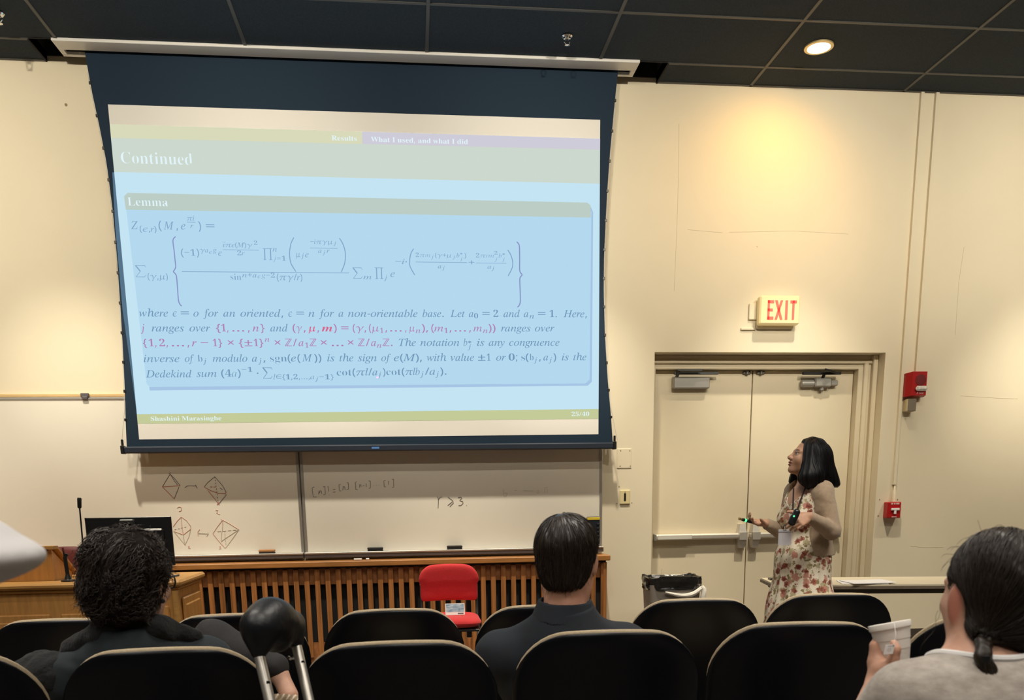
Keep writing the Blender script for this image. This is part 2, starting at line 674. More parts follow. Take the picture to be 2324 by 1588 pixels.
# hairline cracks and old patch edges in the paint
for pts in ([(1541, 280), (1540, 400), (1536, 520), (1530, 660)], [(2168, 760), (2176, 640), (2188, 560)],
            [(1655, 527), (1800, 524), (1925, 531)], [(1560, 521), (1640, 528)], [(2066, 1239), (2100, 1242), (2140, 1241)],
            [(1502, 1290), (1500, 1340), (1501, 1372)], [(2180, 898), (2260, 903), (2310, 905)]):
    b.tube([at(x, y, WALL_Y) for x, y in pts], 0.0012, 4)
b.k = 2
for (x0, y0, x1, y1) in ((1400, 1018, 1433, 1062),):
    P = [at(x0, y0, WALL_Y), at(x1, y0, WALL_Y), at(x1, y1, WALL_Y), at(x0, y1, WALL_Y)]
    b.box((P[0][0], WALL_Y - 0.006, P[2][2]), (P[1][0], WALL_Y + 0.01, P[0][2]), 0.003)
b.k = 3
for (x, y, r) in ((1408, 1022, .004), (1429, 1022, .004), (1407, 1057, .004), (1430, 1057, .004), (1400, 1142, .004), (1434, 1140, .003),
                  (1993, 1170, .006), (1996, 1133, .004), (2037, 1133, .005), (1718, 560, .003), (150, 238, .010), (1405, 1104, .004)):
    p = at(x, y, WALL_Y)
    b.lathe([(r, 0), (r, 0.004)], (p[0], WALL_Y - 0.003 if y < 1000 or y > 1100 else WALL_Y - 0.009, p[2]), (0, 1, 0), 8)
wf = struct('wall_front', b, [M['wall'], mat('wall_crack', (0.50, 0.43, 0.31), 0.8), M['wall'], mat('wall_plug', (0.30, 0.22, 0.13), 0.8)])
struct('wall_left', MB().box((XL - 0.2, YB, 0), (XL, WALL_Y, 4.75)), M['side'])
struct('wall_right', MB().box((XR, YB, 0), (XR + 0.2, WALL_Y, 4.75)), M['side'])
struct('wall_back', MB().box((XL, YB - 0.2, 0), (XR, YB, 4.75)), mat('back_wall_paint', (0.10, 0.09, 0.08), 0.8))
b = MB()
b.box((XL, YB, -0.2), (XR, WALL_Y + T_, 0))
b.box((XL, YB, -0.01), (XR, 2.75, 0.04), 0.01)
struct('floor', b, M['floor'])

# black drop ceiling with its grid and the screen slot beside the wall
SX0, SX1, SY0 = -2.41, 1.92, 6.79
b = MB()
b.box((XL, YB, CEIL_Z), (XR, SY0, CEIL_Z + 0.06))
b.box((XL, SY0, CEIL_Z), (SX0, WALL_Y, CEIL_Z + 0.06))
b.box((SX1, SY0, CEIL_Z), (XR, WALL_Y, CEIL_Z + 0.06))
b.k = 1
for k in range(-4, 7):
    x = 0.21 + 1.22 * k - 0.002
    if XL < x < XR:
        y1 = SY0 if SX0 < x < SX1 else WALL_Y
        b.box((x - 0.012, YB, CEIL_Z - 0.006), (x + 0.012, y1, CEIL_Z + 0.01), 0.002)
for k in range(-14, 1):
    y = 6.17 + 0.635 * k
    b.box((XL, y - 0.012, CEIL_Z - 0.005), (XR, y + 0.012, CEIL_Z + 0.01), 0.002)
for xa, xb in ((XL, SX0), (SX1, XR)):
    b.box((xa, SY0 - 0.002, CEIL_Z - 0.005), (xb, SY0 + 0.022, CEIL_Z + 0.01), 0.002)
    b.box((xa, WALL_Y - 0.024, CEIL_Z - 0.006), (xb, WALL_Y, CEIL_Z + 0.02), 0.002)
b.k = 2
b.box((SX0, SY0, CEIL_Z + 0.42), (SX1, WALL_Y, CEIL_Z + 0.46))
b.box((SX0 - 0.01, SY0, CEIL_Z - 0.008), (SX0, WALL_Y - 0.001, CEIL_Z + 0.44))
b.box((SX1, SY0, CEIL_Z - 0.008), (SX1 + 0.01, WALL_Y - 0.001, CEIL_Z + 0.44))
b.box((SX0, SY0 - 0.01, CEIL_Z - 0.004), (SX1, SY0, CEIL_Z + 0.44))
b.box((SX0, WALL_Y - 0.012, CEIL_Z + 0.03), (SX1, WALL_Y - 0.001, CEIL_Z + 0.44))  # black sheet over the wall, in place of the shade up the slot
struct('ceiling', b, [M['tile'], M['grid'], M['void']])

# doorway: frame, two leaves, stops
b = MB()
fy0, fy1 = DOOR_Y - 0.075, DOOR_Y + 0.10
DX0, DX1, DZ = 2.0, 3.72, 2.27
for x0, x1, e in ((OX0, DX0 - 0.004, 1), (DX1 + 0.004, OX1, -1)):
    b.box((x0, fy0, 0), (x1, fy1, OZ), 0.004)
b.box((OX0 + 0.001, fy0 + 0.001, DZ + 0.004), (OX1 - 0.001, fy1 - 0.001, OZ), 0.004)
b.box((DX1 + 0.045, fy0 - 0.022, 0.0), (DX1 + 0.085, fy0 + 0.01, OZ - 0.06), 0.006)
b.box((DX1 + 0.110, fy0 - 0.045, 0.0), (OX1 - 0.001, fy0 + 0.01, OZ - 0.001), 0.006)
b.box((OX0 + 0.003, fy0 - 0.022, DZ + 0.045), (OX1 - 0.003, fy0 + 0.01, DZ + 0.075), 0.006)
struct('trim_1', b, M['jamb'])
DC = 2.842
for i, (x0, x1) in enumerate(((DX0, DC - 0.004), (DC + 0.004, DX1))):
    d = MB().box((x0, DOOR_Y, 0.008), (x1, DOOR_Y + 0.045, DZ), 0.004).build('door_%d' % (i + 1), M['door'])
    d['kind'] = 'structure'
MB().box((OX0, DOOR_Y + 0.12, 0), (OX1, DOOR_Y + 0.2, OZ)).build('trim_2', M['void'])['kind'] = 'structure'
b = MB()
b.box((XL, WALL_Y - 0.012, 0), (-2.9, WALL_Y, 0.1))
b.box((1.60, WALL_Y - 0.012, 0), (OX0, WALL_Y, 0.1))
b.box((OX1, WALL_Y - 0.012, 0), (XR, WALL_Y, 0.1))
struct('baseboard_front', b, mat('baseboard_brown', (0.06, 0.045, 0.035), 0.6))

# exit bars with their latch cases
def push_bar(x0, x1, case, label):
    r = empty('exit_bar', ((x0 + x1) / 2, DOOR_Y, 0.93), label, 'push bar', 'exit bars across the double door')
    yb = DOOR_Y
    bb = MB().box((x0, yb - 0.062, 0.898), (x1, yb - 0.001, 0.946), 0.012)
    bb.build('push_rail', M['steel'], r)
    xs = x0 + (0.40 if case > 0 else 0.16) * (x1 - x0) if case > 0 else x1 - 0.36 * (x1 - x0)
    pa = MB().box((x0 + 0.03 if case > 0 else xs, yb - 0.074, 0.900), (xs if case > 0 else x1 - 0.03, yb - 0.060, 0.944), 0.006)
    pa.build('push_pad', mat('push_pad_light', (0.74, 0.72, 0.68), 0.35, 0.2), r)
    cx = x1 - 0.045 if case > 0 else x0 + 0.045
    c = MB()
    for za, zb, wa, wb, da, db in ((0.952, 1.02, 0.040, 0.028, 0.07, 0.05), (0.89, 0.952, 0.042, 0.042, 0.085, 0.085), (0.82, 0.89, 0.030, 0.040, 0.055, 0.075)):
        V = []
        for z, w, dd in ((za, wa, da), (zb, wb, db)):
            V += [(cx - w, yb - 0.001, z), (cx + w, yb - 0.001, z), (cx + w * .8, yb - dd, z), (cx - w * .8, yb - dd, z)]
        c.add(V, [(0, 1, 2, 3), (7, 6, 5, 4)] + [(i, i + 4, (i + 1) % 4 + 4, (i + 1) % 4) for i in range(4)])
    c.build('latch_case', M['steel'], r)
    ex = x0 - 0.004 if case > 0 else x1 - 0.02
    MB().box((ex, yb - 0.068, 0.892), (ex + 0.024, yb - 0.001, 0.952), 0.006).build('end_cap', M['grey_metal'], r)


push_bar(2.012, DC - 0.012, 1, 'exit push bar of the double door above the waste bin')
push_bar(DC + 0.014, 3.66, -1, 'exit push bar of the double door partly hidden behind the standing woman')

# door closers
r = empty('door_closer', (2.29, DOOR_Y, 2.18), 'boxed grey door closer at the top of the double door', 'door closer')
MB().box((2.15, DOOR_Y - 0.07, 2.125), (2.455, DOOR_Y - 0.001, 2.215), 0.008).build('cover', mat('closer_cover', (0.42, 0.40, 0.38), 0.35, 0.5), r)
b = MB()
b.box((2.15, DOOR_Y - 0.09, 2.232), (2.52, DOOR_Y - 0.06, 2.250), 0.003, None)
b.box((2.16, DOOR_Y - 0.15, 2.250), (2.36, DOOR_Y - 0.12, 2.262), 0.003)
b.tube([(2.18, DOOR_Y - 0.04, 2.21), (2.18, DOOR_Y - 0.10, 2.255)], 0.014, 10)
b.build('arm', mat('closer_arm', (0.10, 0.11, 0.12), 0.4, 0.6), r)
r = empty('door_closer', (3.41, DOOR_Y, 2.2), 'bare door closer with its mechanism exposed at the top of the double door', 'door closer')
b = MB()
b.lathe([(0.026, 0), (0.03, 0.01), (0.03, 0.10), (0.022, 0.105), (0.022, 0.12)], (3.25, DOOR_Y - 0.036, 2.165), (1, 0, 0), 16)
b.box((3.36, DOOR_Y - 0.07, 2.135), (3.50, DOOR_Y - 0.001, 2.205), 0.01)
b.box((3.50, DOOR_Y - 0.055, 2.145), (3.565, DOOR_Y - 0.001, 2.19), 0.008)
b.lathe([(0.018, 0), (0.018, 0.03)], (3.43, DOOR_Y - 0.035, 2.11), (0, 0, 1), 14)
b.build('body', M['grey_metal'], r)
b = MB()
b.box((3.24, DOOR_Y - 0.09, 2.23), (3.57, DOOR_Y - 0.06, 2.252), 0.003)
b.tube([(3.43, DOOR_Y - 0.035, 2.20), (3.43, DOOR_Y - 0.07, 2.235)], 0.013, 10)
b.tube([(3.55, DOOR_Y - 0.075, 2.24), (3.40, DOOR_Y - 0.15, 2.262)], 0.009, 8)
b.build('arm', M['black_plastic'], r)
for x, side in ((2.785, 'left'), (2.905, 'right')):
    b = MB().box((x - 0.035, DOOR_Y - 0.02, DZ - 0.028), (x + 0.035, DOOR_Y - 0.001, DZ - 0.004), 0.006)
    b.lathe([(0.012, 0), (0.012, 0.03)], (x, DOOR_Y - 0.022, DZ - 0.03), (0, 0, 1), 10)
    o = b.build('door_catch', mat('catch_metal', (0.22, 0.21, 0.19), 0.4, 0.7))
    tag(o, 'small metal catch at the top of the door, towards the %s' % ('boxed closer' if side == 'left' else 'bare closer'), 'door catch', 'catches at the top of the double door')

# exit sign
YS = WALL_Y - 0.10
r = empty('exit_sign', (2.93, WALL_Y, 2.69), 'cream exit sign with glowing red letters on the wall above the double door', 'exit sign')
ex0, ex1, ez0, ez1 = 2.755, 3.085, 2.575, 2.790
MB().box((ex0, YS, ez0), (ex1, WALL_Y - 0.03, ez1), 0.012).build('housing', M['exit_face'], r)
b = MB().box((ex0 + 0.01, WALL_Y - 0.032, ez0 - 0.018), (ex1 - 0.02, WALL_Y - 0.002, ez1 - 0.02), 0.006)
b.box((ex0 - 0.055, WALL_Y - 0.022, 2.625), (ex0 + 0.02, WALL_Y - 0.002, 2.745), 0.004)
b.build('back_plate', M['wall'], r)
b = MB()


def letter(b, polys, x, z, w, h, y, t=0.004):
    for p in polys:
        b.prism([(x + q[0] * w, y, z + q[1] * h) for q in p], (0, -t, 0))


rc = lambda x0, z0, x1, z1: [(x0, z0), (x1, z0), (x1, z1), (x0, z1)]
GL = {'E': [rc(0, 0, .34, 1), rc(0, 0, 1, .15), rc(0, .85, 1, 1), rc(0, .43, .85, .57)],
      'X': [[(0, 0), (.3, 0), (1, 1), (.7, 1)], [(.7, 0), (1, 0), (.3, 1), (0, 1)]],
      'I': [rc(.25, 0, .75, 1)], 'T': [rc(.33, 0, .67, 1), rc(0, .85, 1, 1)]}
lx = ex0 + 0.062
for ch, w in (('E', .050), ('X', .064), ('I', .040), ('T', .052)):
    letter(b, GL[ch], lx, ez0 + 0.036, w, 0.142, YS)
    lx += w + 0.010
b.build('letters', M['exit_red'], r)
o = MB().box((2.64, WALL_Y - 0.016, 2.548), (2.76, WALL_Y - 0.001, 2.566), 0.003).build('cable_cover', M['wall'])
tag(o, 'short cream cable cover running sideways from the exit sign', 'cable cover')

# raceways, alarms, plates
for (x0, x1, zb, lab) in ((4.006, 4.036, 1.33, 'painted wall raceway running from the ceiling down to the small red pull station'),
                          (4.128, 4.160, 2.20, 'painted wall raceway running from the ceiling down to the red horn strobe')):
    b = MB()
    w = x1 - x0
    b.prism([(x0, WALL_Y - 0.001, zb), (x0 + 0.003, WALL_Y - 0.022, zb), (x1 - 0.003, WALL_Y - 0.022, zb), (x1, WALL_Y - 0.001, zb)], (0, 0, CEIL_Z - zb - 0.004))
    o = b.build('raceway', M['wall'])
    tag(o, lab, 'raceway', 'raceways beside the doorway')
r = empty('fire_horn_strobe', (4.13, WALL_Y, 2.12), 'red fire horn with clear strobe lens high on the wall beside the doorway', 'fire alarm')
hx0, hx1, hz0, hz1 = 4.035, 4.200, 2.030, 2.215
b = MB()
b.prism([(hx0, WALL_Y - 0.001, hz0), (hx0, WALL_Y - 0.045, hz0), (hx0 + 0.03, WALL_Y - 0.095, hz0 + 0.008), (hx1 - 0.01, WALL_Y - 0.095, hz0 + 0.008), (hx1, WALL_Y - 0.045, hz0), (hx1, WALL_Y - 0.001, hz0)], (0, 0, hz1 - hz0))
b.build('housing', M['red_plastic'], r)
MB().lathe([(0.044, 0), (0.044, 0.004), (0.0, 0.005)], (hx0 + 0.102, WALL_Y - 0.0945, hz1 - 0.058), (0, -1, 0), 24).build('horn_grille', M['dark_red'], r)
b = MB().box((hx0 + 0.055, WALL_Y - 0.125, hz0 + 0.040), (hx0 + 0.155, WALL_Y - 0.094, hz0 + 0.080), 0.014)
b.build('strobe_lens', M['lens'], r)
b = MB()
GL2 = {'F': [rc(0, 0, .25, 1), rc(0, .8, 1, 1), rc(0, .42, .8, .6)], 'I': [rc(.38, 0, .66, 1)],
       'R': [rc(0, 0, .25, 1), rc(0, .8, .9, 1), rc(0, .4, .9, .58), rc(.68, .45, .95, .95), [(.35, .42), (.6, .42), (1, 0), (.72, 0)]],
       'E': [rc(0, 0, .25, 1), rc(0, 0, 1, .18), rc(0, .82, 1, 1), rc(0, .42, .8, .58)]}
for i, ch in enumerate('FIRE'):
    letter(b, GL2[ch], hx0 + 0.076 + i * 0.0155, hz0 + 0.016, 0.011, 0.016, WALL_Y - 0.0945, 0.002)
b.build('lettering', mat('pink_white_print', (0.8, 0.55, 0.55), 0.6), r)
r = empty('sensor_box', (4.12, WALL_Y, 1.95), 'small box with grey front on the wall under the red fire horn', 'sensor box')
MB().box((4.05, WALL_Y - 0.075, 1.915), (4.125, WALL_Y - 0.001, 2.012), 0.004).build('housing', mat('sensor_cream', (0.72, 0.62, 0.42), 0.5), r)
MB().box((4.052, WALL_Y - 0.082, 1.917), (4.123, WALL_Y - 0.0755, 2.010), 0.002).build('front', mat('sensor_grey', (0.20, 0.17, 0.13), 0.6), r)
r = empty('fire_pull_station', (4.01, WALL_Y, 1.12), 'small dark red pull station with white T handle on the wall beside the doorway', 'fire alarm pull')
MB().box((3.945, WALL_Y - 0.070, 1.055), (4.065, WALL_Y - 0.001, 1.188), 0.006).build('housing', M['red_plastic'], r)
b = MB().box((3.975, WALL_Y - 0.082, 1.118), (4.046, WALL_Y - 0.0695, 1.138), 0.002)
b.box((4.000, WALL_Y - 0.081, 1.088), (4.020, WALL_Y - 0.0695, 1.12), 0.002)
b.build('handle', M['paper'], r)
b = MB()
for i, (a, w) in enumerate(((0.0, .020), (.027, .012), (.045, .028))):
    b.box((3.972 + a, WALL_Y - 0.072, 1.167), (3.972 + a + w, WALL_Y - 0.0695, 1.180))
b.box((3.985, WALL_Y - 0.072, 1.062), (4.028, WALL_Y - 0.0695, 1.068))
b.build('lettering', mat('pink_white_print_b', (0.75, 0.5, 0.48), 0.6), r)
b = MB()
b.lathe([(0.019, 0), (0.017, 0.02), (0.007, 0.125), (0.004, 0.13)], (4.022, WALL_Y - 0.022, 1.189), (0, 0, 1), 14)
tag(b.build('conduit_fitting', M['wall'], None, True), 'tapered cream conduit fitting standing on top of the red pull station', 'conduit fitting')
r = empty('switch_plate', (1.716, WALL_Y, 1.26), 'ivory control plate with a dark slot on the wall between whiteboard and doorway', 'switch plate')
MB().box((1.672, WALL_Y - 0.014, 1.205), (1.758, WALL_Y - 0.001, 1.318), 0.005).build('plate', M['ivory'], r)
b = MB().box((1.706, WALL_Y - 0.0165, 1.232), (1.722, WALL_Y - 0.0135, 1.292))
b.box((1.712, WALL_Y - 0.0165, 1.298), (1.717, WALL_Y - 0.0135, 1.304))
b.build('slot', M['black_plastic'], r)

# ceiling fixtures
LX, LY = 2.90, 6.485
r = empty('ceiling_spotlight', (LX, LY, CEIL_Z), 'glowing recessed spotlight in the black ceiling above the double door', 'ceiling light')
MB().lathe([(0.098, 0.0), (0.098, -0.010), (0.078, -0.012), (0.076, 0.0)], (LX, LY, CEIL_Z - 0.001), (0, 0, 1), 32).build('trim_ring', M['lamp_trim'], r, True)
MB().lathe([(0.0, -0.018), (0.05, -0.014), (0.075, -0.004)], (LX, LY, CEIL_Z - 0.001), (0, 0, 1), 28).build('lamp_lens', M['lamp'], r, True)
spot('ceiling_spotlight_beam', (LX, LY, CEIL_Z - 0.045), (LX - 0.30, WALL_Y + 0.15, 2.6), 30, (1.0, 0.50, 0.05), 150, 1.0, 0.06)


def sprinkler(px, py, lab):
    d = _ray(px, py)
    t = (CEIL_Z - CAM_H) / d[2]
    p = np.array([0, 0, CAM_H]) + d * t
    x, y, z = p
    r = empty('fire_sprinkler', p, lab, 'sprinkler', 'ceiling sprinklers')
    MB().lathe([(0.014, 0), (0.034, -0.002), (0.036, -0.008), (0.028, -0.016), (0.014, -0.012)], p, (0, 0, 1), 24).build('escutcheon', M['chrome'], r, True)
    b = MB()
    b.lathe([(0.012, 0), (0.012, -0.022), (0.008, -0.026)], p, (0, 0, 1), 14)
    for s in (-1, 1):
        b.tube([(x + s * 0.011, y, z - 0.02), (x + s * 0.017, y, z - 0.040), (x + s * 0.004, y, z - 0.058)], 0.0035, 8)
    b.build('frame_arms', M['chrome'], r, True)
    MB().lathe([(0.0, -0.056), (0.018, -0.058), (0.019, -0.062), (0.0, -0.064)], p, (0, 0, 1), 18).build('deflector', M['chrome'], r, True)


sprinkler(1287, 80, 'chrome fire sprinkler in the black ceiling above the projection screen')
sprinkler(-4, 28, 'chrome fire sprinkler in the ceiling corner, cut off by the picture edge')

# ------------------------------------------------------------------ whiteboards, rail, ledge
WB = WALL_Y - 0.035


def board(name, x0, x1, z0, z1, label):
    r = empty(name, ((x0 + x1) / 2, WALL_Y, z0), label, 'whiteboard', 'whiteboards on the front wall')
    r_ = MB().box((x0 + 0.012, WB, z0), (x1 - 0.012, WALL_Y - 0.002, z1)).build('writing_surface', M['board'], r)
    b = MB()
    b.box((x0, WB - 0.008, z0), (x0 + 0.022, WALL_Y - 0.002, z1), 0.003)
    b.box((x1 - 0.022, WB - 0.008, z0), (x1, WALL_Y - 0.002, z1), 0.003)
    b.box((x0, WB - 0.007, z1 - 0.004), (x1, WALL_Y - 0.002, z1 + 0.014), 0.003)
    b.build('frame', M['alu'], r)
    b = MB()
    b.box((x0, WB - 0.075, z0 - 0.008), (x1, WB - 0.001, z0 + 0.006), 0.003)
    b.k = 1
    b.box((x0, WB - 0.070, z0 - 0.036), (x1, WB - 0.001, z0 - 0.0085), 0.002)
    for i in range(7):
        xx = x0 + (i + .5) * (x1 - x0) / 7
        b.lathe([(0.005, 0), (0.005, 0.004)], (xx, WB - 0.074, z0 - 0.026), (0, 1, 0), 8)
    b.build('tray', [M['alu'], mat('tray_dark_channel', (0.13, 0.12, 0.13), 0.4, 0.5)], r)  # lower channel of the tray is darker than its lip
    return r_


WZ0, WZ1 = 0.868, 2.035
wbl = board('whiteboard', -3.9, -0.866, WZ0, WZ1, 'whiteboard behind the monitor, with red and grey polyhedron sketches')
wbr = board('whiteboard', -0.858, 1.520, WZ0, WZ1, 'whiteboard with faint handwritten formulas above the red chair')


def strokes(name, segs, ox, oy, sc, m, parent, r=0.0026):
    b = MB()
    for s in segs:
        P = [at(ox + sc * x, oy + sc * y, WB - 0.0012) for x, y in s]
        Q = [P[0]]
        for a, c in zip(P[:-1], P[1:]):
            Q += [a * .5 + c * .5, c]
        b.tube(Q, r, 5)
    return b.build(name, m, parent, True)


def dash(a, c, n=4, gap=.5):
    a = np.array(a, float)
    c = np.array(c, float)
    return [[a + (c - a) * (i / n), a + (c - a) * ((i + 1 - gap) / n)] for i in range(n)]


K1 = (320, 1010, .1763)
strokes('marker_drawing', [[(275, 535), (375, 370), (440, 440), (505, 520)], [(375, 372), (430, 460), (470, 510)], [(360, 365), (385, 355)], [(428, 690), (490, 535)],
                           [(815, 535), (860, 480), (950, 405), (1050, 520), (1095, 600)], [(1100, 635), (1005, 750)], [(565, 545), (600, 522), (710, 525)],
                           [(700, 510), (725, 555)]] + dash((950, 410), (995, 740), 9, .6) + dash((1015, 550), (1050, 572), 1, 0), *K1, M['ink_black'], wbl, 0.0022)
strokes('marker_drawing', [[(275, 537), (505, 521)], [(280, 540), (360, 620), (428, 690)], [(815, 540), (900, 585), (1000, 620), (1090, 622), (1095, 600)],
                           [(860, 580), (990, 740)], [(980, 770), (1000, 735)], [(985, 735), (1008, 765)]] + dash((890, 535), (975, 540), 2, .3), *K1, M['ink_red'], wbl)
strokes('marker_drawing', [[(465, 805), (490, 792), (515, 795), (522, 815), (515, 842), (485, 850)], [(960, 838), (990, 835), (975, 868), (995, 885), (1015, 886)],
                           [(415, 1045), (460, 980), (518, 920), (590, 970), (640, 1040), (638, 1085)], [(518, 920), (525, 1040), (545, 1150)], [(420, 1105), (480, 1125), (545, 1150), (635, 1080)],
                           [(605, 1300), (622, 1300), (610, 1322), (635, 1325)], [(755, 1080), (730, 1118), (735, 1165)],
                           [(1050, 960), (980, 1050), (925, 1135), (1000, 1230), (1085, 1325)], [(1050, 960), (1160, 1020), (1260, 1085)], [(1050, 960), (1052, 1045)],
                           [(1030, 950), (1055, 968)], [(1005, 1300), (1025, 1303), (1012, 1315), (1028, 1322), (1010, 1335)]], *K1, M['ink_faint'], wbl, 0.0024)
strokes('marker_drawing', [[(425, 1110), (500, 1200), (570, 1285)], [(638, 1080), (620, 1170), (565, 1285)], [(545, 1150), (560, 1270)], [(740, 1135), (855, 1138)],
                           [(862, 1122), (866, 1145), (845, 1170)], [(1260, 1085), (1180, 1200), (1090, 1320)], [(1250, 1090), (1040, 1230)], [(1050, 1050), (1030, 1230), (1045, 1240)]]
        + dash((430, 1085), (600, 1042), 4, .45) + dash((985, 1110), (1250, 1085), 4, .35) + dash((1075, 1100), (1095, 1300), 5, .5), *K1, M['ink_pale'], wbl, 0.0019)
K2 = (680, 1010, .3098)
strokes('marker_writing', [[(108, 305), (92, 312), (94, 345), (100, 378), (125, 378)], [(138, 360), (142, 332), (144, 352), (152, 330), (160, 340), (162, 356)], [(172, 305), (186, 302), (188, 360), (172, 364)],
                           [(207, 300), (211, 340)], [(216, 362), (217, 366)], [(245, 325), (262, 322)], [(246, 345), (263, 342)],
                           [(300, 285), (287, 290), (292, 335), (305, 334)], [(316, 330), (318, 305), (325, 303), (331, 308), (333, 328)], [(345, 275), (356, 275), (358, 322), (345, 325)],
                           [(420, 268), (408, 270), (412, 326), (424, 325)], [(438, 310), (440, 290), (447, 288), (452, 306)], [(462, 298), (474, 297)], [(486, 280), (488, 306)], [(505, 262), (518, 262), (520, 312), (507, 317)],
                           [(542, 298), (545, 298)], [(560, 295), (563, 295)], [(578, 292), (581, 292)], [(630, 258), (617, 260), (620, 305), (632, 305)], [(650, 262), (653, 290)], [(675, 250), (688, 248), (690, 308), (678, 310)]],
        *K2, M['ink_black'], wbr, 0.0019)
strokes('marker_writing', [[(1008, 375), (1018, 395), (1014, 460)], [(1014, 400), (1030, 380), (1045, 378)], [(1088, 380), (1125, 408), (1086, 440)], [(1100, 450), (1128, 420)], [(1160, 385), (1180, 378), (1188, 388), (1172, 405), (1195, 412), (1198, 425), (1182, 440), (1165, 440)], [(1222, 438), (1224, 441)]],
        *K2, M['ink_black'], wbr, 0.0024)
strokes('marker_writing', [[(1493, 322), (1498, 378), (1515, 372), (1521, 350), (1500, 350)], [(1575, 332), (1590, 331)], [(1640, 333), (1712, 336)], [(1735, 334), (1755, 333)], [(1737, 350), (1756, 348)], [(1790, 312), (1818, 308)], [(1796, 318), (1797, 345)], [(1808, 318), (1815, 325), (1816, 345)]],
        *K2, M['ink_pale'], wbr, 0.0015)

# tan hanging rail above the left whiteboard, its clip
b = MB().box((-3.9, WALL_Y - 0.03, 2.052), (-1.0, WALL_Y - 0.001, 2.074), 0.004)
tag(b.build('hanging_rail', M['tan_rail']), 'tan rail along the wall above the whiteboard with the sketches', 'rail')
b = MB().box((-2.42, WALL_Y - 0.05, 2.050), (-2.36, WALL_Y - 0.031, 2.078), 0.004)
b.box((-2.412, WALL_Y - 0.056, 2.030), (-2.368, WALL_Y - 0.040, 2.056), 0.006)
tag(b.build('rail_clip', mat('clip_metal', (0.16, 0.15, 0.16), 0.4, 0.6)), 'small dark metal clip hooked over the tan wall rail beside the screen', 'clip')

# wooden radiator cover with the ledge
LY0 = 6.86
r = empty('slatted_cover', (-0.8, 6.93, 0), 'slatted wooden radiator cover running along the wall under the whiteboards', 'radiator cover')
CX0, CX1 = -3.3, 1.515
b = MB()
for i in range(int((CX1 - CX0) / 0.0805) + 1):
    x = CX1 - 0.02 - i * 0.0805
    if x - 0.02 > CX0:
        b.box((x - 0.0195, LY0 + 0.025, 0.06), (x + 0.0195, LY0 + 0.046, 0.752), 0.002)
b.build('slats', M['slat'], r)
b = MB()
b.box((CX0, LY0 + 0.047, 0.632), (CX1, LY0 + 0.066, 0.756))
b.box((CX0, LY0 + 0.047, 0.0), (CX1, LY0 + 0.066, 0.175))
b.k = 1
b.box((CX0, LY0 + 0.075, 0.175), (CX1, LY0 + 0.085, 0.632))
b.build('back_panel', [M['panelwood'], M['void']], r)
b = MB().box((CX1 - 0.022, LY0 + 0.012, 0.0), (CX1 + 0.006, WALL_Y - 0.002, 0.757), 0.003)
b.build('end_panel', M['slat'], r)
o = MB().box((CX0, LY0 - 0.012, 0.770), (CX1 + 0.03, WALL_Y - 0.002, 0.812), 0.005).build('wooden_ledge', M['oak'])
MB().box((CX0, LY0 + 0.02, 0.7575), (CX1, WALL_Y - 0.003, 0.7695)).build('spacer', M['void'], o)
tag(o, 'long varnished oak ledge on top of the slatted cover under the whiteboards', 'ledge')

# things in the trays and on the ledge
TZ = WZ0 + 0.0065


def eraser(px, wood, label):
    p = at(px, 1250, WB - 0.04)
    x = p[0]
    r = empty('board_eraser', (x, WB - 0.04, TZ), label, 'eraser', 'erasers in the whiteboard tray')
    w = 0.062
    MB().box((x - w, WB - 0.062, TZ + 0.010), (x + w, WB - 0.016, TZ + 0.030), 0.006).build('grip', M['eraser_wood'] if wood else M['black_plastic'], r)
    MB().box((x - w + 0.002, WB - 0.060, TZ), (x + w - 0.002, WB - 0.018, TZ + 0.0098), 0.002).build('felt', M['felt'], r)


eraser(606, True, 'brown wooden board eraser in the whiteboard tray')
eraser(852, False, 'black board eraser in the tray, nearest to the whiteboard divider')
eraser(1032, False, 'black board eraser in the tray above the red chair')
for px, w, lab in ((812, .030, 'longer white chalk stub lying on the oak ledge'), (834, .012, 'tiny white chalk stub on the oak ledge beside the longer one')):
    p = at(px, 1262, LY0 + 0.03)
    b = MB().tube([(p[0] - w, LY0 + 0.03, 0.8205), (p[0] + w, LY0 + 0.03, 0.8205)], 0.008, 10)
    tag(b.build('chalk_piece', M['paper']), lab, 'chalk', 'chalk stubs on the ledge')
r = empty('marker_holder', (1.452, WB, 0.99), 'black wall organiser with a yellow strip at the whiteboard edge', 'organiser')
b = MB().box((1.392, WB - 0.030, 0.890), (1.498, WB - 0.002, 1.110), 0.006)
for i in range(5):
    b.box((1.470, WB - 0.040, 0.915 + i * 0.032), (1.496, WB - 0.030, 0.932 + i * 0.032), 0.003)
b.build('case', mat('organiser_black', (0.015, 0.02, 0.03), 0.3), r)
MB().box((1.392, WB - 0.034, 1.085), (1.496, WB - 0.0305, 1.106), 0.002).build('yellow_strip', M['yellow'], r)


# ------------------------------------------------------------------ projection screen
SY = 6.925
scr = empty('projection_screen', (-0.27, SY, 1.66), 'large black-bordered projection screen hanging from the ceiling, showing a blue lecture slide', 'projection screen')
HX0, HX1 = -2.262, 1.712
b = MB()
hz = CEIL_Z - 0.002
b.box((HX0, 6.768, hz - 0.016), (HX1, 6.893, hz + 0.006), 0.003)
b.box((HX0, 6.958, hz - 0.016), (HX1, 6.988, hz + 0.006), 0.003)
b.box((HX0, 6.8935, hz - 0.016), (HX0 + 0.035, 6.9575, hz + 0.006), 0.003)
b.box((HX1 - 0.035, 6.8935, hz - 0.016), (HX1, 6.9575, hz + 0.006), 0.003)
b.k = 1
b.box((HX0 + 0.01, 6.78, hz + 0.0065), (HX1 - 0.01, 6.985, hz + 0.16))
b.build('housing', [M['white_metal'], M['void']], scr)


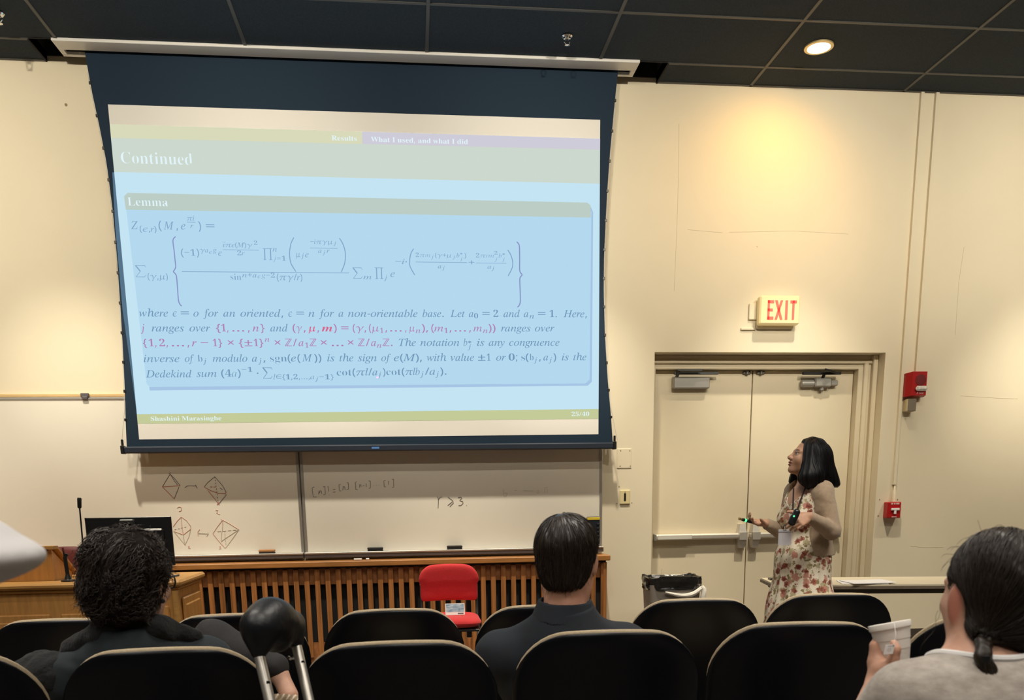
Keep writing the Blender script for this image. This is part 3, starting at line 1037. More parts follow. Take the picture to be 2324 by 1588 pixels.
def onS(px, py, dy=0.0):
    """point on the screen cloth; dy metres in front of it"""
    p = at(px, py, SY)
    p[1] = SY - dy
    return p


Lp = [(191, 108), (206, 190), (224, 270), (240, 350), (253, 450), (263, 560), (270, 660), (276, 760), (281, 860), (284, 950), (287, 1008)]
Rp = [(1403, 160), (1394, 240), (1385, 330), (1378, 420), (1371, 560), (1370, 640), (1373, 740), (1379, 840), (1386, 920), (1391, 998)]


def resample(P, n):
    P = np.array(P, float)
    t = (P[:, 1] - P[0, 1]) / (P[-1, 1] - P[0, 1])
    q = np.linspace(0, 1, n)
    return np.stack([np.interp(q, t, P[:, 0]), np.interp(q, t, P[:, 1])], 1)


N_ = 40
Lq = [onS(*p) for p in resample(Lp, N_)]
Rq = [onS(*p) for p in resample(Rp, N_)]
for q in (Lq, Rq):
    z0, z1 = q[-1][2], q[0][2]
    for i, p in enumerate(q):
        p[2] = CEIL_Z + 0.002 + (1.672 - CEIL_Z - 0.002) * i / (N_ - 1)
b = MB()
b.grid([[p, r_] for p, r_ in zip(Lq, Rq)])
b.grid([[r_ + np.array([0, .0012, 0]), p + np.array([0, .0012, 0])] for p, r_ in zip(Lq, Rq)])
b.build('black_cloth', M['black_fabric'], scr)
# tabs and the tension cords beside the cloth
b = MB()
for q, s in ((Lq, -1), (Rq, 1)):
    for i in range(3, N_ - 1, 3):
        p = q[i]
        MB().box((p[0] - 0.009, SY - 0.004, p[2] - 0.010), (p[0] + 0.009, SY + 0.004, p[2] + 0.010), 0.002).build('edge_tab', M['black_plastic'], scr)
for q, s in ((Lq, -1), (Rq, 1)):
    P = [p + np.array([s * 0.006, 0.003, 0]) for p in q[2:-4]] + [np.array([q[-1][0] + s * 0.036, SY + 0.003, 1.70])]
    MB().tube(P, 0.0022, 5).build('tension_cord', mat('pale_cord', (0.6, 0.58, 0.55), 0.6), scr)
bx0, bx1 = -2.127, 1.597
b = MB().box((bx0 + 0.02, SY - 0.026, 1.634), (bx1 - 0.02, SY + 0.026, 1.682), 0.008)
b.build('bottom_bar', M['bar'], scr)
for x0, x1, sx in ((bx0, bx0 + 0.024, bx0 + 0.010), (bx1 - 0.024, bx1, bx1 - 0.010)):
    b = MB().box((x0, SY - 0.032, 1.630), (x1, SY + 0.030, 1.690), 0.004)
    b.box((sx - 0.008, SY - 0.008, 1.688), (sx + 0.008, SY + 0.008, 1.735), 0.003)
    b.build('end_cap', M['black_plastic'], scr)
p = at(852, 1014, SY - 0.028)
b = MB().box((p[0] - 0.028, SY - 0.0275, 1.650), (p[0] + 0.028, SY - 0.0255, 1.664))
b.build('maker_badge', mat('badge_blue', (0.10, 0.25, 0.62), 0.3), scr)

# white field and slide
ON = None
def flat(name, pts, dy, m):
    return MB().poly([onS(x, y, dy) for x, y in pts]).build(name, m, ON or scr)


flat('white_field', [(316, 997), (1358, 985), (1362, 272), (245, 237)], 0.0012, M['screen_white'])


def edgeL(y):
    return 245 + 71 * (y - 237) / 760.0


def edgeR(y):
    return 1362 - 4 * (y - 272) / 713.0


def band(name, yl0, yr0, yl1, yr1, rgb, dy, xl=None, xr=None):
    f = lambda x, a, c: a + (c - a) * (x - 250) / 1110.0
    xl0 = edgeL(yl0) if xl is None else xl
    xl1 = edgeL(yl1) if xl is None else xl
    xr0 = edgeR(yr0) if xr is None else xr
    xr1 = edgeR(yr1) if xr is None else xr
    return flat(name, [(xl1, f(xl1, yl1, yr1)), (xr1, f(xr1, yl1, yr1)), (xr0, f(xr0, yl0, yr0)), (xl0, f(xl0, yl0, yr0))], dy, glow('slide_' + name, rgb))


D1, D2, D3, D4, D5 = 0.002, 0.003, 0.004, 0.0048, 0.0056
slide = band('slide', 390, 417, 940.5, 928, (196, 228, 243), D1)
slide['label'] = 'pale blue lecture slide with formulas'
ON = slide
flat('spill_strip', [(311, 940), (318, 940), (292, 640), (278, 520), (266, 391), (255, 391), (262, 520), (278, 700)], 0.0009, glow('slide_spill', (96, 128, 152), 0.8))
band('top_band', 282, 315, 313, 340, (216, 218, 186), D1)
band('section_band', 282, 315, 313, 340, (206, 204, 216), D2, xl=822)
band('title_band', 313, 340, 390, 417, (204, 216, 205), D1)
band('footer_band', 940.5, 928, 962, 950, (196, 203, 152), D1)
# lemma box: shadow, body, heading
flat('box_shadow', [(340, 886), (1334, 875), (1343, 866), (1346, 482), (1341, 470), (300, 474)], D2, glow('slide_box_shadow', (166, 196, 228)))
flat('box_body', [(333, 870), (340, 878), (1328, 870), (1338, 861), (1342, 480), (286, 468)], D3, glow('slide_box', (180, 217, 239)))
flat('box_heading', [(286, 476), (1341, 494), (1340, 466), (1332, 460), (290, 438), (282, 446)], D4, glow('slide_box_head', (188, 205, 197)))

FONT = None
try:
    FONT = bpy.data.fonts.load(os.path.join(bpy.utils.resource_path('LOCAL'), 'datafiles', 'fonts', 'NotoSansMath-Regular.woff2'))
except Exception:
    FONT = None
GREEK = {'π': 0x1D70B, 'γ': 0x1D6FE, 'μ': 0x1D707, 'ϵ': 0x1D716}


def style(s, st):
    if FONT is None:
        return s
    o = ''
    for c in s:
        k = ord(c)
        if st in 'iI' and 'a' <= c <= 'z':
            o += '\u210e' if (c == 'h' and st == 'i') else chr((0x1D44E if st == 'i' else 0x1D482) + k - 97)
        elif st in 'iI' and 'A' <= c <= 'Z':
            o += chr((0x1D434 if st == 'i' else 0x1D468) + k - 65)
        elif c in GREEK:
            o += chr(GREEK[c] + (0x3A if st == 'I' else 0))
        elif st in 'bui' and '0' <= c <= '9':
            o += chr(0x1D7CE + k - 48)
        elif st in 'bu' and 'a' <= c <= 'z':
            o += chr(0x1D41A + k - 97)
        elif st in 'bu' and 'A' <= c <= 'Z':
            o += chr(0x1D400 + k - 65)
        else:
            o += c
    return o


_tc = {}


def glyphs(s, st):
    key = (s, st)
    if key not in _tc:
        c = bpy.data.curves.new('t', 'FONT')
        c.body = style(s, st)
        if FONT is not None:
            c.font = FONT
        c.size = 1.0
        c.resolution_u = 3
        c.offset = {'u': -0.0098, 'b': -0.003, 'I': 0.0}.get(st, 0.001 if not any(ch.isdigit() for ch in s) else -0.005)
        o = bpy.data.objects.new('t', c)
        COL.objects.link(o)
        me = bpy.data.meshes.new_from_object(o.evaluated_get(bpy.context.evaluated_depsgraph_get()))
        V = np.array([v.co[:] for v in me.vertices])
        Fc = [tuple(p.vertices) for p in me.polygons]
        bpy.data.objects.remove(o, do_unlink=True)
        bpy.data.meshes.remove(me)
        bpy.data.curves.remove(c)
        _tc[key] = (V, Fc)
    return _tc[key]


MPP = np.linalg.norm(onS(801, 600) - onS(800, 600))


def text(b, s, x0, x1, y, em, st='i', slope=None, dy=D5):
    """one run of writing whose ink spans x0..x1 on the baseline y"""
    V, Fc = glyphs(s, st)
    if len(V) == 0:
        return
    sl = 0.0
    if slope is None:
        sl = 0.0305 - 0.0000583 * (y - 255)
    yb = y + sl * (x1 - x0) / 2
    A = onS(x0, y - 0, dy)
    B = onS(x1, y + sl * (x1 - x0), dy)
    ux = (B - A)
    L = np.linalg.norm(ux)
    ux /= L
    uz = np.array([-ux[2], 0, ux[0]])
    m0, m1 = V[:, 0].min(), V[:, 0].max()
    sx = L / max(m1 - m0, 1e-6)
    sz = em * 1.09 * MPP
    W = A + ((V[:, 0] - m0) * sx)[:, None] * ux + (V[:, 1] * sz)[:, None] * uz
    b.add(W, Fc)


def line(b, pts, w=0.8, dy=D5):
    """pen line on the slide, px"""
    P = [np.array(p, float) for p in pts]
    Q = []
    for i, p in enumerate(P):
        t = P[min(i + 1, len(P) - 1)] - P[max(i - 1, 0)]
        t /= np.linalg.norm(t)
        n = np.array([-t[1], t[0]])
        k = w * (0.55 if i in (0, len(P) - 1) and len(P) > 2 else 1.0)
        Q.append([onS(*(p + n * k), dy), onS(*(p - n * k), dy)])
    b.grid(Q)


def spl(pts, n=6):
    P = [np.array(p, float) for p in pts]
    o = []
    for i in range(len(P) - 1):
        p0, p1, p2, p3 = P[max(i - 1, 0)], P[i], P[i + 1], P[min(i + 2, len(P) - 1)]
        for j in range(n):
            t = j / n
            o.append(0.5 * (2 * p1 + (p2 - p0) * t + (2 * p0 - 5 * p1 + 4 * p2 - p3) * t * t + (3 * p1 - p0 - 3 * p2 + p3) * t ** 3))
    return o + [P[-1]]


WHITE_T = glow('slide_white_text', (226, 244, 250))
GREY_T = glow('slide_grey_text', (112, 150, 184))
PALE_T = glow('slide_pale_text', (132, 166, 200))
PINK_T = glow('slide_pink_text', (176, 124, 176))
RED_T = glow('slide_red_text', (214, 96, 138))

b = MB()
text(b, 'Results', 753, 810, 319, 20, 'b')
b.build('section_text', WHITE_T, slide)
b = MB()
text(b, 'What I used, and what I did', 842, 1062, 322, 20, 'b')
b.build('section_text', WHITE_T, slide)
b = MB()
text(b, 'Continued', 276, 438, 371, 47, 'u')
b.build('title_text', WHITE_T, slide)
b = MB()
text(b, 'Lemma', 291, 382, 467, 34, 'u')
b.build('heading_text', WHITE_T, slide)
b = MB()
text(b, 'Shashini Marasinghe', 343, 503, 955, 19.5, 'b')
b.build('author_text', WHITE_T, slide)
b = MB()
text(b, '25/40', 1297, 1337, 944, 19.5, 'b')
b.build('page_text', WHITE_T, slide)

b = MB()
R = lambda *a: text(b, *a)
R('Z', 298.7, 314.4, 520, 32); R('(ϵ,r)', 318, 356, 526, 23); R('(', 361, 368, 521, 34); R('M', 372, 396.4, 521, 32); R(',', 400.5, 404.7, 521, 30)
R('e', 411.4, 422, 521, 32); R('πi', 425, 442, 500.8, 20); line(b, [(424.8, 504.4), (444.2, 504.8)], .6); R('r', 432.4, 440, 518, 20); R(')', 451, 457.4, 522, 34); R('=', 468.5, 487.8, 521, 30)
T1 = lambda P: [(280 + x * .13857, 480 + y * .13857) for x, y in P]
T2 = lambda P: [(560 + x * .1463, 530 + y * .1463) for x, y in P]
T3 = lambda P: [(880 + x * .1463, 530 + y * .1463) for x, y in P]
SIG = lambda x0, x1, yt, yb: (line(b, [(x1, yt + 5), (x1 - 2.5, yt + .8), (x0, yt + .3)], .7), line(b, [(x0 + 1, yt), (x0 + .48 * (x1 - x0), (yt + yb) / 2)], 1.3),
                              line(b, [(x0 + .48 * (x1 - x0), (yt + yb) / 2), (x0 + 2, yb - .5)], .6), line(b, [(x0 + 1.5, yb - .7), (x1 - 3, yb - .7), (x1, yb - 5.5)], .8))
PRD = lambda x0, x1, yt, yb: (line(b, [(x0, yt + .5), (x1, yt + .8)], .6), line(b, [(x0 + 4, yt), (x0 + 5, yb)], 1.2), line(b, [(x1 - 4.5, yt), (x1 - 3.5, yb)], 1.2),
                              line(b, [(x0 + 1.2, yb), (x0 + 8.5, yb)], .5), line(b, [(x1 - 7.5, yb), (x1 + .5, yb)], .5))
SIG(307, 332, 602.5, 629.4); R('(γ,μ)', 336, 381.8, 634, 25)
R('(', 411.6, 417.9, 581, 29); R('−1', 420, 444, 580.6, 27); R(')', 447, 452.5, 581, 29); R('γa', 453.9, 473.3, 573, 20); R('ϵ', 475, 482.3, 576, 15); R('g', 483.7, 492, 573, 20); R('e', 496, 504, 580.6, 27)
R('iπe(M)γ', 506.6, 573.8, 561, 19.5); R('2', 576.8, 584.6, 556, 17); line(b, [(506, 567), (588, 568.2)], .6); R('2r', 539, 556.4, 579.4, 19)
line(b, [(413.3, 616.5), (792.6, 619.7)], .7)
PRD(596.6, 618.5, 564, 590); R('n', 619, 629, 571, 20); R('j=1', 620.3, 649, 591.5, 20)
line(b, spl(T2([(733, 62), (690, 150), (668, 270), (668, 360), (690, 470), (765, 595)])), 1.1)
line(b, spl(T2([(1437, 72), (1490, 160), (1525, 270), (1532, 370), (1515, 480), (1467, 600)])), 1.1)
R('μ', 672, 682, 583.6, 25); R('j', 683.6, 690.2, 585, 20); R('e', 692.8, 701.2, 584, 25); R('−iπγμ', 704.8, 755.3, 553.7, 19); R('j', 756.8, 763.4, 556, 16); line(b, [(704, 562.8), (766.3, 564)], .6)
R('a', 722.4, 730.4, 574, 19); R('j', 731.9, 738.5, 577, 16); R('r', 741.4, 749, 574, 19)
text(b, 'sin', 523.9, 548, 635.5, 27, 'u'); R('n+a', 550, 583, 629.5, 20); R('ϵ', 585.2, 591.5, 631, 15); R('g−2', 593.6, 624.4, 630, 20); R('(πγ/r)', 628.8, 686.6, 636, 27)
SIG(800, 822.6, 607.5, 633); R('m', 824.8, 843.5, 634, 21); PRD(850.4, 870, 607.5, 633); R('j', 871.6, 879, 635, 20); R('e', 886.2, 896.5, 628.8, 30)
R('−i', 897.6, 918.8, 599, 21); line(b, [(920.3, 594.4), (923.3, 594.4)], 1.4); line(b, spl(T3([(402, 235), (360, 310), (340, 420), (350, 520), (420, 648)])), 1.1)
R('2πm', 943.6, 976.6, 583.5, 18); R('j', 978, 983.9, 587, 15); R('(γ+μ', 987.5, 1024.8, 584, 18.5); R('j', 1026.7, 1032.9, 587, 15); R('b', 1035.8, 1042.7, 584.5, 18); R('∗', 1043.6, 1050, 580, 15); R('j', 1043.6, 1049.7, 591, 14); R(')', 1054, 1057.8, 585, 19)
line(b, [(943.2, 594.8), (1060, 596.3)], .6); R('a', 993.8, 1001.7, 609, 18); R('j', 1002.9, 1009.5, 612, 16); R('+', 1063.6, 1076.8, 602, 24); line(b, [(1079.7, 596.9), (1149.2, 597.5)], .6)
R('2πrm', 1080, 1121, 584.5, 18); R('2', 1122, 1129, 578, 15); R('j', 1122, 1128.7, 592, 14); R('b', 1131.7, 1138.2, 585, 18); R('∗', 1139.7, 1146.3, 581, 15); R('j', 1139, 1145.5, 592, 14); R('a', 1106, 1114.8, 610, 18); R('j', 1115.3, 1121.7, 613, 16)
line(b, spl(T3([(1860, 255), (1905, 330), (1935, 430), (1930, 530), (1865, 662)])), 1.1)
b.build('formula_text', PALE_T, slide)
b = MB()
line(b, spl(T1([(860, 412), (830, 440), (815, 490), (835, 650), (850, 800), (860, 900), (845, 950), (818, 985)])), 1.25)
line(b, spl(T1([(818, 985), (860, 1030), (875, 1080), (890, 1250), (905, 1450), (930, 1520), (960, 1550)])), 1.25)
b.build('formula_brace', glow('slide_brace', (136, 146, 196)), slide)
b = MB()
line(b, spl(T3([(2000, 130), (2030, 165), (2042, 220), (2045, 400), (2045, 560), (2060, 610), (2087, 642)])), 1.25)
line(b, spl(T3([(2087, 642), (2055, 680), (2047, 730), (2053, 900), (2055, 1050), (2040, 1110), (2010, 1145)])), 1.25)
b.build('formula_brace', bpy.data.materials['slide_brace'], slide)

b = MB()
y = 718.4
for s, x0, x1 in (('where', 317, 382.5), ('ϵ', 393, 402.6), ('=', 411.5, 430), ('o', 439.8, 451.7), ('for', 461.8, 496.6), ('an', 507.5, 534.6), ('oriented,', 546.2, 643), ('ϵ', 655, 664), ('=', 673, 691), ('n', 700.3, 714.3),
                  ('for', 724, 758.4), ('a', 768.5, 779.8), ('non-orientable', 790, 948), ('base.', 959, 1007), ('Let', 1021.8, 1055), ('a', 1064, 1074.4), ('=', 1094.6, 1111.6), ('2', 1119.8, 1130.7), ('and', 1142.6, 1179.8),
                  ('a', 1188.6, 1199), ('=', 1220.8, 1237.8), ('1.', 1247, 1263.4), ('Here,', 1278.4, 1331.6)):
    text(b, s, x0, x1, y + (x0 - 317) * .0014, 31)
text(b, '0', 1076, 1085, 722.5, 22); text(b, 'n', 1201.4, 1211.8, 723, 22)
b.build('paragraph_text', GREY_T, slide)
b = MB()
y = 752.2
for s, x0, x1 in (('ranges', 344.9, 418.4), ('over', 430.8, 478), ('and', 614, 654), ('ranges', 1137, 1203.8), ('over', 1213.8, 1258)):
    text(b, s, x0, x1, y, 31)
b.build('paragraph_text', GREY_T, slide)
b = MB()
y = 786
for s, x0, x1 in (('The', 905.6, 944), ('notation', 954, 1042.4), ('b', 1052, 1060.5), ('is', 1082.6, 1099.2), ('any', 1109, 1145.4), ('congruence', 1155.4, 1269.6)):
    text(b, s, x0, x1, y - (x0 - 330) * .0016, 31)
text(b, '∗', 1062, 1069.8, 782, 22); text(b, 'j', 1061.3, 1069.3, 791.5, 22)
b.build('paragraph_text', GREY_T, slide)
b = MB()
y = 821.7
yy = lambda x: 821.7 - (x - 327) * .0042
for s, x0, x1 in (('inverse', 327, 408.4), ('of', 420.3, 441.7), ('modulo', 483.2, 562.2), ('a', 572.3, 584.2), (',', 598, 602.8), ('(e', 653.5, 672.5), ('(', 675.6, 682.5), ('M', 685.6, 709.6), ('))', 713.5, 729.8), ('is', 743, 759.7), ('the', 770.8, 802.6),
                  ('sign', 812.4, 855.3), ('of', 865.6, 887.3), ('e(M),', 894, 957.5), ('with', 969, 1013), ('value', 1022.5, 1076), ('±', 1084.8, 1101.5), ('1', 1105, 1113), ('or', 1126, 1147.7), ('0;', 1154.5, 1174.3), ('(', 1193, 1200), (',', 1223, 1227), ('a', 1233, 1243.7), (')', 1255.6, 1262), ('is', 1274.7, 1290.5), ('the', 1301, 1330.5)):
    text(b, s, x0, x1, yy(x0), 31)
for x0, x1 in ((461.5, 469.2), (586.5, 594.2), (1211.5, 1219), (1244.8, 1252.6)):
    text(b, 'j', x0, x1, yy(x0) + 3.5, 22)
for s, x0, x1 in (('b', 450, 460.3), ('sgn', 613.6, 651.5), ('s', 1182.9, 1191.5), ('b', 1202.2, 1210.7)):
    text(b, s, x0, x1, yy(x0), 31, 'u')
b.build('paragraph_text', GREY_T, slide)
b = MB()
y5 = lambda x: 856.5 - (x - 331) * .0095
for s, x0, x1 in (('Dedekind', 331.7, 436.2), ('sum', 447, 492.5), ('(', 502.9, 510), ('4a', 512, 538), (')', 540, 547), ('(', 800.5, 807.2), ('πl/a', 808.8, 856.8), (')', 869.2, 875), ('(', 912, 918.8), ('πlb', 920.3, 952.8), ('/a', 964.5, 987.7), (').', 999, 1013.2)):
    text(b, s, x0, x1, y5(x0), 31)
text(b, 'cot', 764.6, 798.5, y5(764), 31, 'u'); text(b, 'cot', 877, 910, y5(877), 31, 'u')
for x0, x1 in ((857.6, 865.3), (953.6, 961.4), (988.5, 996)):
    text(b, 'j', x0, x1, y5(x0) + 3.5, 22)
text(b, '−1', 549.3, 573.3, 844, 21); line(b, [(583.4, 847), (586.6, 847)], 1.5); SIG(595.8, 618.3, 834, 859)
text(b, 'l∈{1,2,...,a', 621, 713.5, 861, 22.5); text(b, 'j', 715, 722.8, 863.5, 16); text(b, '−1}', 725, 757.7, 861, 22.5)
b.build('paragraph_text', GREY_T, slide)
b = MB()
y = 752.2
for s, x0, x1 in (('j', 320, 329.4), ('{', 491, 501), ('1,', 503, 519), ('...', 527.6, 554.7), (',', 563, 567), ('n', 573.8, 588), ('}', 592.7, 601), ('(', 664.7, 671.7), ('γ', 673, 686.4), (',', 689.5, 694), (',', 720.5, 724.4), (')', 757.6, 764.6), ('=', 774.7, 791.7),
                  ('(γ,', 801, 831), ('(μ', 837.7, 860.7), (',', 874.6, 878.5), ('...', 885.4, 911.8), (',', 919.5, 922.6), ('μ', 928.8, 942), ('),', 957.5, 971.4), ('(m', 979, 1006), (',', 1020, 1024.4), ('...', 1031.8, 1057.4), (',', 1064.7, 1068.7), ('m', 1074.4, 1093.5), ('))', 1108.5, 1124.5)):
    text(b, s, x0, x1, y, 31)
for s, x0, x1 in (('1', 863.4, 870), ('n', 943.2, 954.4), ('1', 1008.6, 1016.3), ('n', 1095.8, 1106.5)):
    text(b, s, x0, x1, y + 3.5, 22)
b.build('paragraph_pink_text', PINK_T, slide)
b = MB()
for s, x0, x1 in (('{', 325.5, 334), ('1,', 338.7, 356), ('2,', 362.7, 382), ('...', 390.5, 418.4), (',', 426, 430), ('r', 436, 447.5), ('−', 456.4, 473.4), ('1', 484, 493.6), ('}', 496.7, 505), ('×', 517.6, 531.8), ('{', 543, 552.4), ('±', 555.5, 573.3), ('1', 577, 586.5), ('}', 589.6, 598.4),
                  ('×', 623.7, 637.6), ('ℤ', 647, 663.2), ('/', 665.5, 674.8), ('a', 677.9, 689.5), ('ℤ', 703, 719), ('×', 728, 742.5), ('...', 753, 779.8), ('×', 789.4, 803.4), ('ℤ', 812.7, 828), ('/', 830.5, 839.8), ('a', 842.4, 853.7), ('ℤ.', 868.4, 890.9)):
    text(b, s, x0, x1, 786 - (x0 - 330) * .0016, 31)
for s, x0, x1, dy_ in (('n', 601, 612, -10), ('1', 693.4, 700.3, 3.5), ('n', 855.3, 866, 3.5)):
    text(b, s, x0, x1, 785.5 + dy_, 22)
b.build('paragraph_pink_text', PINK_T, slide)
b = MB()
text(b, 'μ', 700.3, 716.6, 752.2, 31, 'I'); text(b, 'm', 730.5, 754.6, 752.2, 31, 'I')
b.build('paragraph_red_text', RED_T, slide)
c0 = onS(857, 856.5, 0.0062)
MB().poly([c0 + np.array([.008 * math.cos(a) * 1.3, 0, .006 * math.sin(a)]) for a in np.linspace(0, 2 * PI, 14)[:-1]]).build('laser_dot', glow('laser_pink', (255, 190, 235), 1.3), slide)


# ------------------------------------------------------------------ presenter's desk at the left
DX0_, DX1_, DY0, DY1, DTZ = -3.6, -1.545, 5.86, 6.50, 0.785
desk = empty('presenter_desk', (-2.5, 6.15, 0), 'honey-coloured wooden presenter desk with raised panels, carrying the monitor', 'desk')
b = MB()
b.box((DX0_, DY0 - 0.045, DTZ - 0.042), (DX1_ + 0.04, DY1, DTZ), 0.014)
b.box((DX0_, DY0 - 0.020, DTZ - 0.066), (DX1_ + 0.016, DY1 - 0.02, DTZ - 0.043), 0.010)
b.build('desk_top', M['desk'], desk, True)
MB().box((DX0_, DY0, 0.0), (DX1_, DY1 - 0.03, DTZ - 0.067), 0.006).build('carcass', M['desk_v'], desk)


def raised(name, x0, x1, z0, z1, front=True):
    b = MB()
    for d, e in ((0.0, 0.018), (0.045, 0.026)):
        if front:
            b.box((x0 + d, DY0 - e, z0 + d), (x1 - d, DY0 - 0.001, z1 - d), 0.010)
        else:
            b.box((DX1_ + 0.001, x0 + d, z0 + d), (DX1_ + e, x1 - d, z1 - d), 0.010)
    return b.build(name, M['desk_v'], desk)


for x0, x1 in ((-3.55, -2.93), (-2.86, -2.34), (-2.275, -1.77)):
    raised('door_panel', x0, x1, 0.10, 0.585)
raised('drawer_front', -1.72, -1.60, 0.10, 0.62)
raised('side_panel', DY0 + 0.08, DY1 - 0.09, 0.12, 0.66, False)
MB().tube([(DX1_ - 0.01, DY0 - 0.008, 0.0), (DX1_ - 0.01, DY0 - 0.008, DTZ - 0.068)], 0.024, 14).build('corner_post', M['desk'], desk, True)

# sloping lectern box on the desk
r = empty('lectern_box', (-2.55, 6.1, DTZ), 'small wooden sloping lectern box standing on the presenter desk', 'lectern')
lx0, lx1, ly0, ly1 = -2.95, -2.345, 6.00, 6.30
b = MB()
sd = [(lx1, ly0, DTZ + 0.001), (lx1, ly1, DTZ + 0.001), (lx1, ly1, DTZ + 0.035), (lx1, ly0, DTZ + 0.205)]
b.prism([(x, y, z) for x, y, z in sd], (-0.02, 0, 0))
b.prism([(lx0, y, z) for x, y, z in sd], (0.02, 0, 0))
b.box((lx0 + 0.02, ly0, DTZ + 0.001), (lx1 - 0.02, ly0 + 0.02, DTZ + 0.195))
b.build('box_sides', M['desk_v'], r)
n_ = np.array([0, .49, .87])
b = MB()
V0 = [(lx0 - 0.02, ly0 - 0.03, DTZ + 0.222), (lx1 + 0.025, ly0 - 0.03, DTZ + 0.222), (lx1 + 0.025, ly0 + 0.045, DTZ + 0.222), (lx1 + 0.025, ly1 + 0.03, DTZ + 0.020 + 0.016), (lx0 - 0.02, ly1 + 0.03, DTZ + 0.020 + 0.016), (lx0 - 0.02, ly0 + 0.045, DTZ + 0.222)]
b.add([(v[0], v[1], v[2] + 0.004) for v in V0] + [(v[0], v[1], v[2] - 0.016) for v in V0],
      [(0, 1, 2, 5), (5, 2, 3, 4), (6, 11, 8, 7), (11, 10, 9, 8), (0, 6, 7, 1), (1, 7, 8, 2), (2, 8, 9, 3), (3, 9, 10, 4), (4, 10, 11, 5), (5, 11, 6, 0)])
b.build('sloping_lid', M['desk'], r)

# chair behind the desk
r = empty('desk_chair', (-2.50, 6.72, 0), 'dark maroon rounded chair back showing behind the presenter desk', 'chair')
o = pad(0.185, 0.55, 0.99, lambda x, z: -0.03 + 0.06 * (x / .2) ** 2, 0.06, rt=0.12)
q = MB()
q.v = [(-2.50 + v[0], 6.70 + v[1], v[2] - 0.03) for v in o.v]
q.f, q.m = o.f, o.m
q.build('backrest', M['maroon'], r, True)
MB().box((-2.70, 6.60, 0.40), (-2.30, 6.80, 0.47), 0.02).build('seat', M['maroon'], r)
b = MB().tube([(-2.5, 6.70, 0.03), (-2.5, 6.70, 0.40)], 0.03, 12)
b.tube([(-2.5, 6.74, 0.42), (-2.5, 6.76, 0.62)], 0.02, 8)
for k in range(4):
    a = k * PI / 2 + .4
    b.tube([(-2.5, 6.70, 0.05), (-2.5 + .17 * math.cos(a), 6.70 + .12 * math.sin(a), 0.02)], 0.018, 8)
b.build('base', M['black_plastic'], r)

# monitor seen from behind
r = empty('monitor', (-1.845, 6.02, DTZ), 'large black monitor seen from behind, standing on the presenter desk', 'monitor')
mx0, mx1, mz0, mz1, my = -2.118, -1.577, 0.868, 1.186, 6.0
b = MB().box((mx0, my, mz0), (mx1, my + 0.012, mz1), 0.003)
b.box((mx0 + 0.05, my - 0.024, mz0 + 0.03), (mx1 - 0.05, my - 0.0005, mz1 - 0.075), 0.012)
mp_ = b.build('panel', M['black_plastic'], r)
MB().box((mx0 + 0.006, my + 0.0125, mz0 + 0.01), (mx1 - 0.006, my + 0.014, mz1 - 0.006)).build('display', M['void'], mp_)
b = MB().box((-1.887, my - 0.062, 0.80), (-1.795, my - 0.025, mz1 - 0.012), 0.008)
b.box((-1.96, my - 0.14, DTZ + 0.001), (-1.73, my + 0.08, DTZ + 0.015), 0.006)
ms_ = b.build('stand', mat('stand_dark_grey', (0.05, 0.052, 0.055), 0.4, 0.3), r)
b = MB()
b.lathe([(0.034, 0), (0.034, 0.001), (0.031, 0.001), (0.031, 0)], (-1.841, my - 0.0633, 1.122), (0, 1, 0), 32)
for sx in (-.012, .002):
    b.box((-1.841 + sx, my - 0.0633, 1.118), (-1.831 + sx, my - 0.0623, 1.126))
b.build('round_emblem', mat('emblem_grey', (0.012, 0.014, 0.016), 0.3), ms_)

# microphones on the desk
r = empty('gooseneck_microphone', (-2.095, 5.98, DTZ), 'tall thin gooseneck microphone standing beside the monitor on the desk', 'microphone')
P = [at(x, y, 5.98) for x, y in ((190, 1290), (189.5, 1262), (188, 1235), (185, 1200), (182.5, 1172), (180.5, 1150))]
P = [np.array([P[0][0], 5.98, DTZ + 0.02])] + P[1:]
MB().tube(spl(P, 5), 0.0052, 8).build('gooseneck', M['black_plastic'], r, True)
e0, e1 = at(180.5, 1153, 5.98), at(180.0, 1129, 5.98)
MB().tube([e0, e0 * .9 + e1 * .1, e0 * .1 + e1 * .9, e1], [0.009, 0.0125, 0.0135, 0.010], 14).build('capsule', M['black_plastic'], r, True)
MB().lathe([(0.036, 0.001), (0.036, 0.012), (0.02, 0.024), (0.006, 0.026)], (P[0][0], 5.98, DTZ), (0, 0, 1), 24).build('base', M['black_plastic'], r, True)
r = empty('microphone_stand', (-2.24, 5.93, DTZ), 'short black desk microphone stand beside the lectern box', 'microphone stand')
c = (-2.235, 5.93)
MB().lathe([(0.044, 0.001), (0.044, 0.008), (0.022, 0.016), (0.014, 0.04), (0.012, 0.05)], (*c, DTZ), (0, 0, 1), 24).build('base', M['black_plastic'], r, True)
MB().tube([(c[0], c[1], DTZ + 0.045), (c[0] - 0.004, c[1], DTZ + 0.16)], 0.0125, 12).build('post', M['black_plastic'], r, True)
b = MB().tube([(c[0] - 0.006, c[1], DTZ + 0.145), (c[0] - 0.011, c[1], DTZ + 0.215)], [0.006, 0.005], 8)
b.lathe([(0.011, 0), (0.013, 0.008), (0.011, 0.016)], (c[0] + 0.006, c[1] - 0.008, DTZ + 0.168), (0, 1, 0), 14)
b.build('clip', M['black_plastic'], r)
MB().tube([(c[0] - 0.009, c[1], DTZ + 0.192), (c[0] - 0.0115, c[1], DTZ + 0.217)], 0.0062, 8).build('tip', mat('mic_tip_red', (0.12, 0.02, 0.02), 0.5), r)

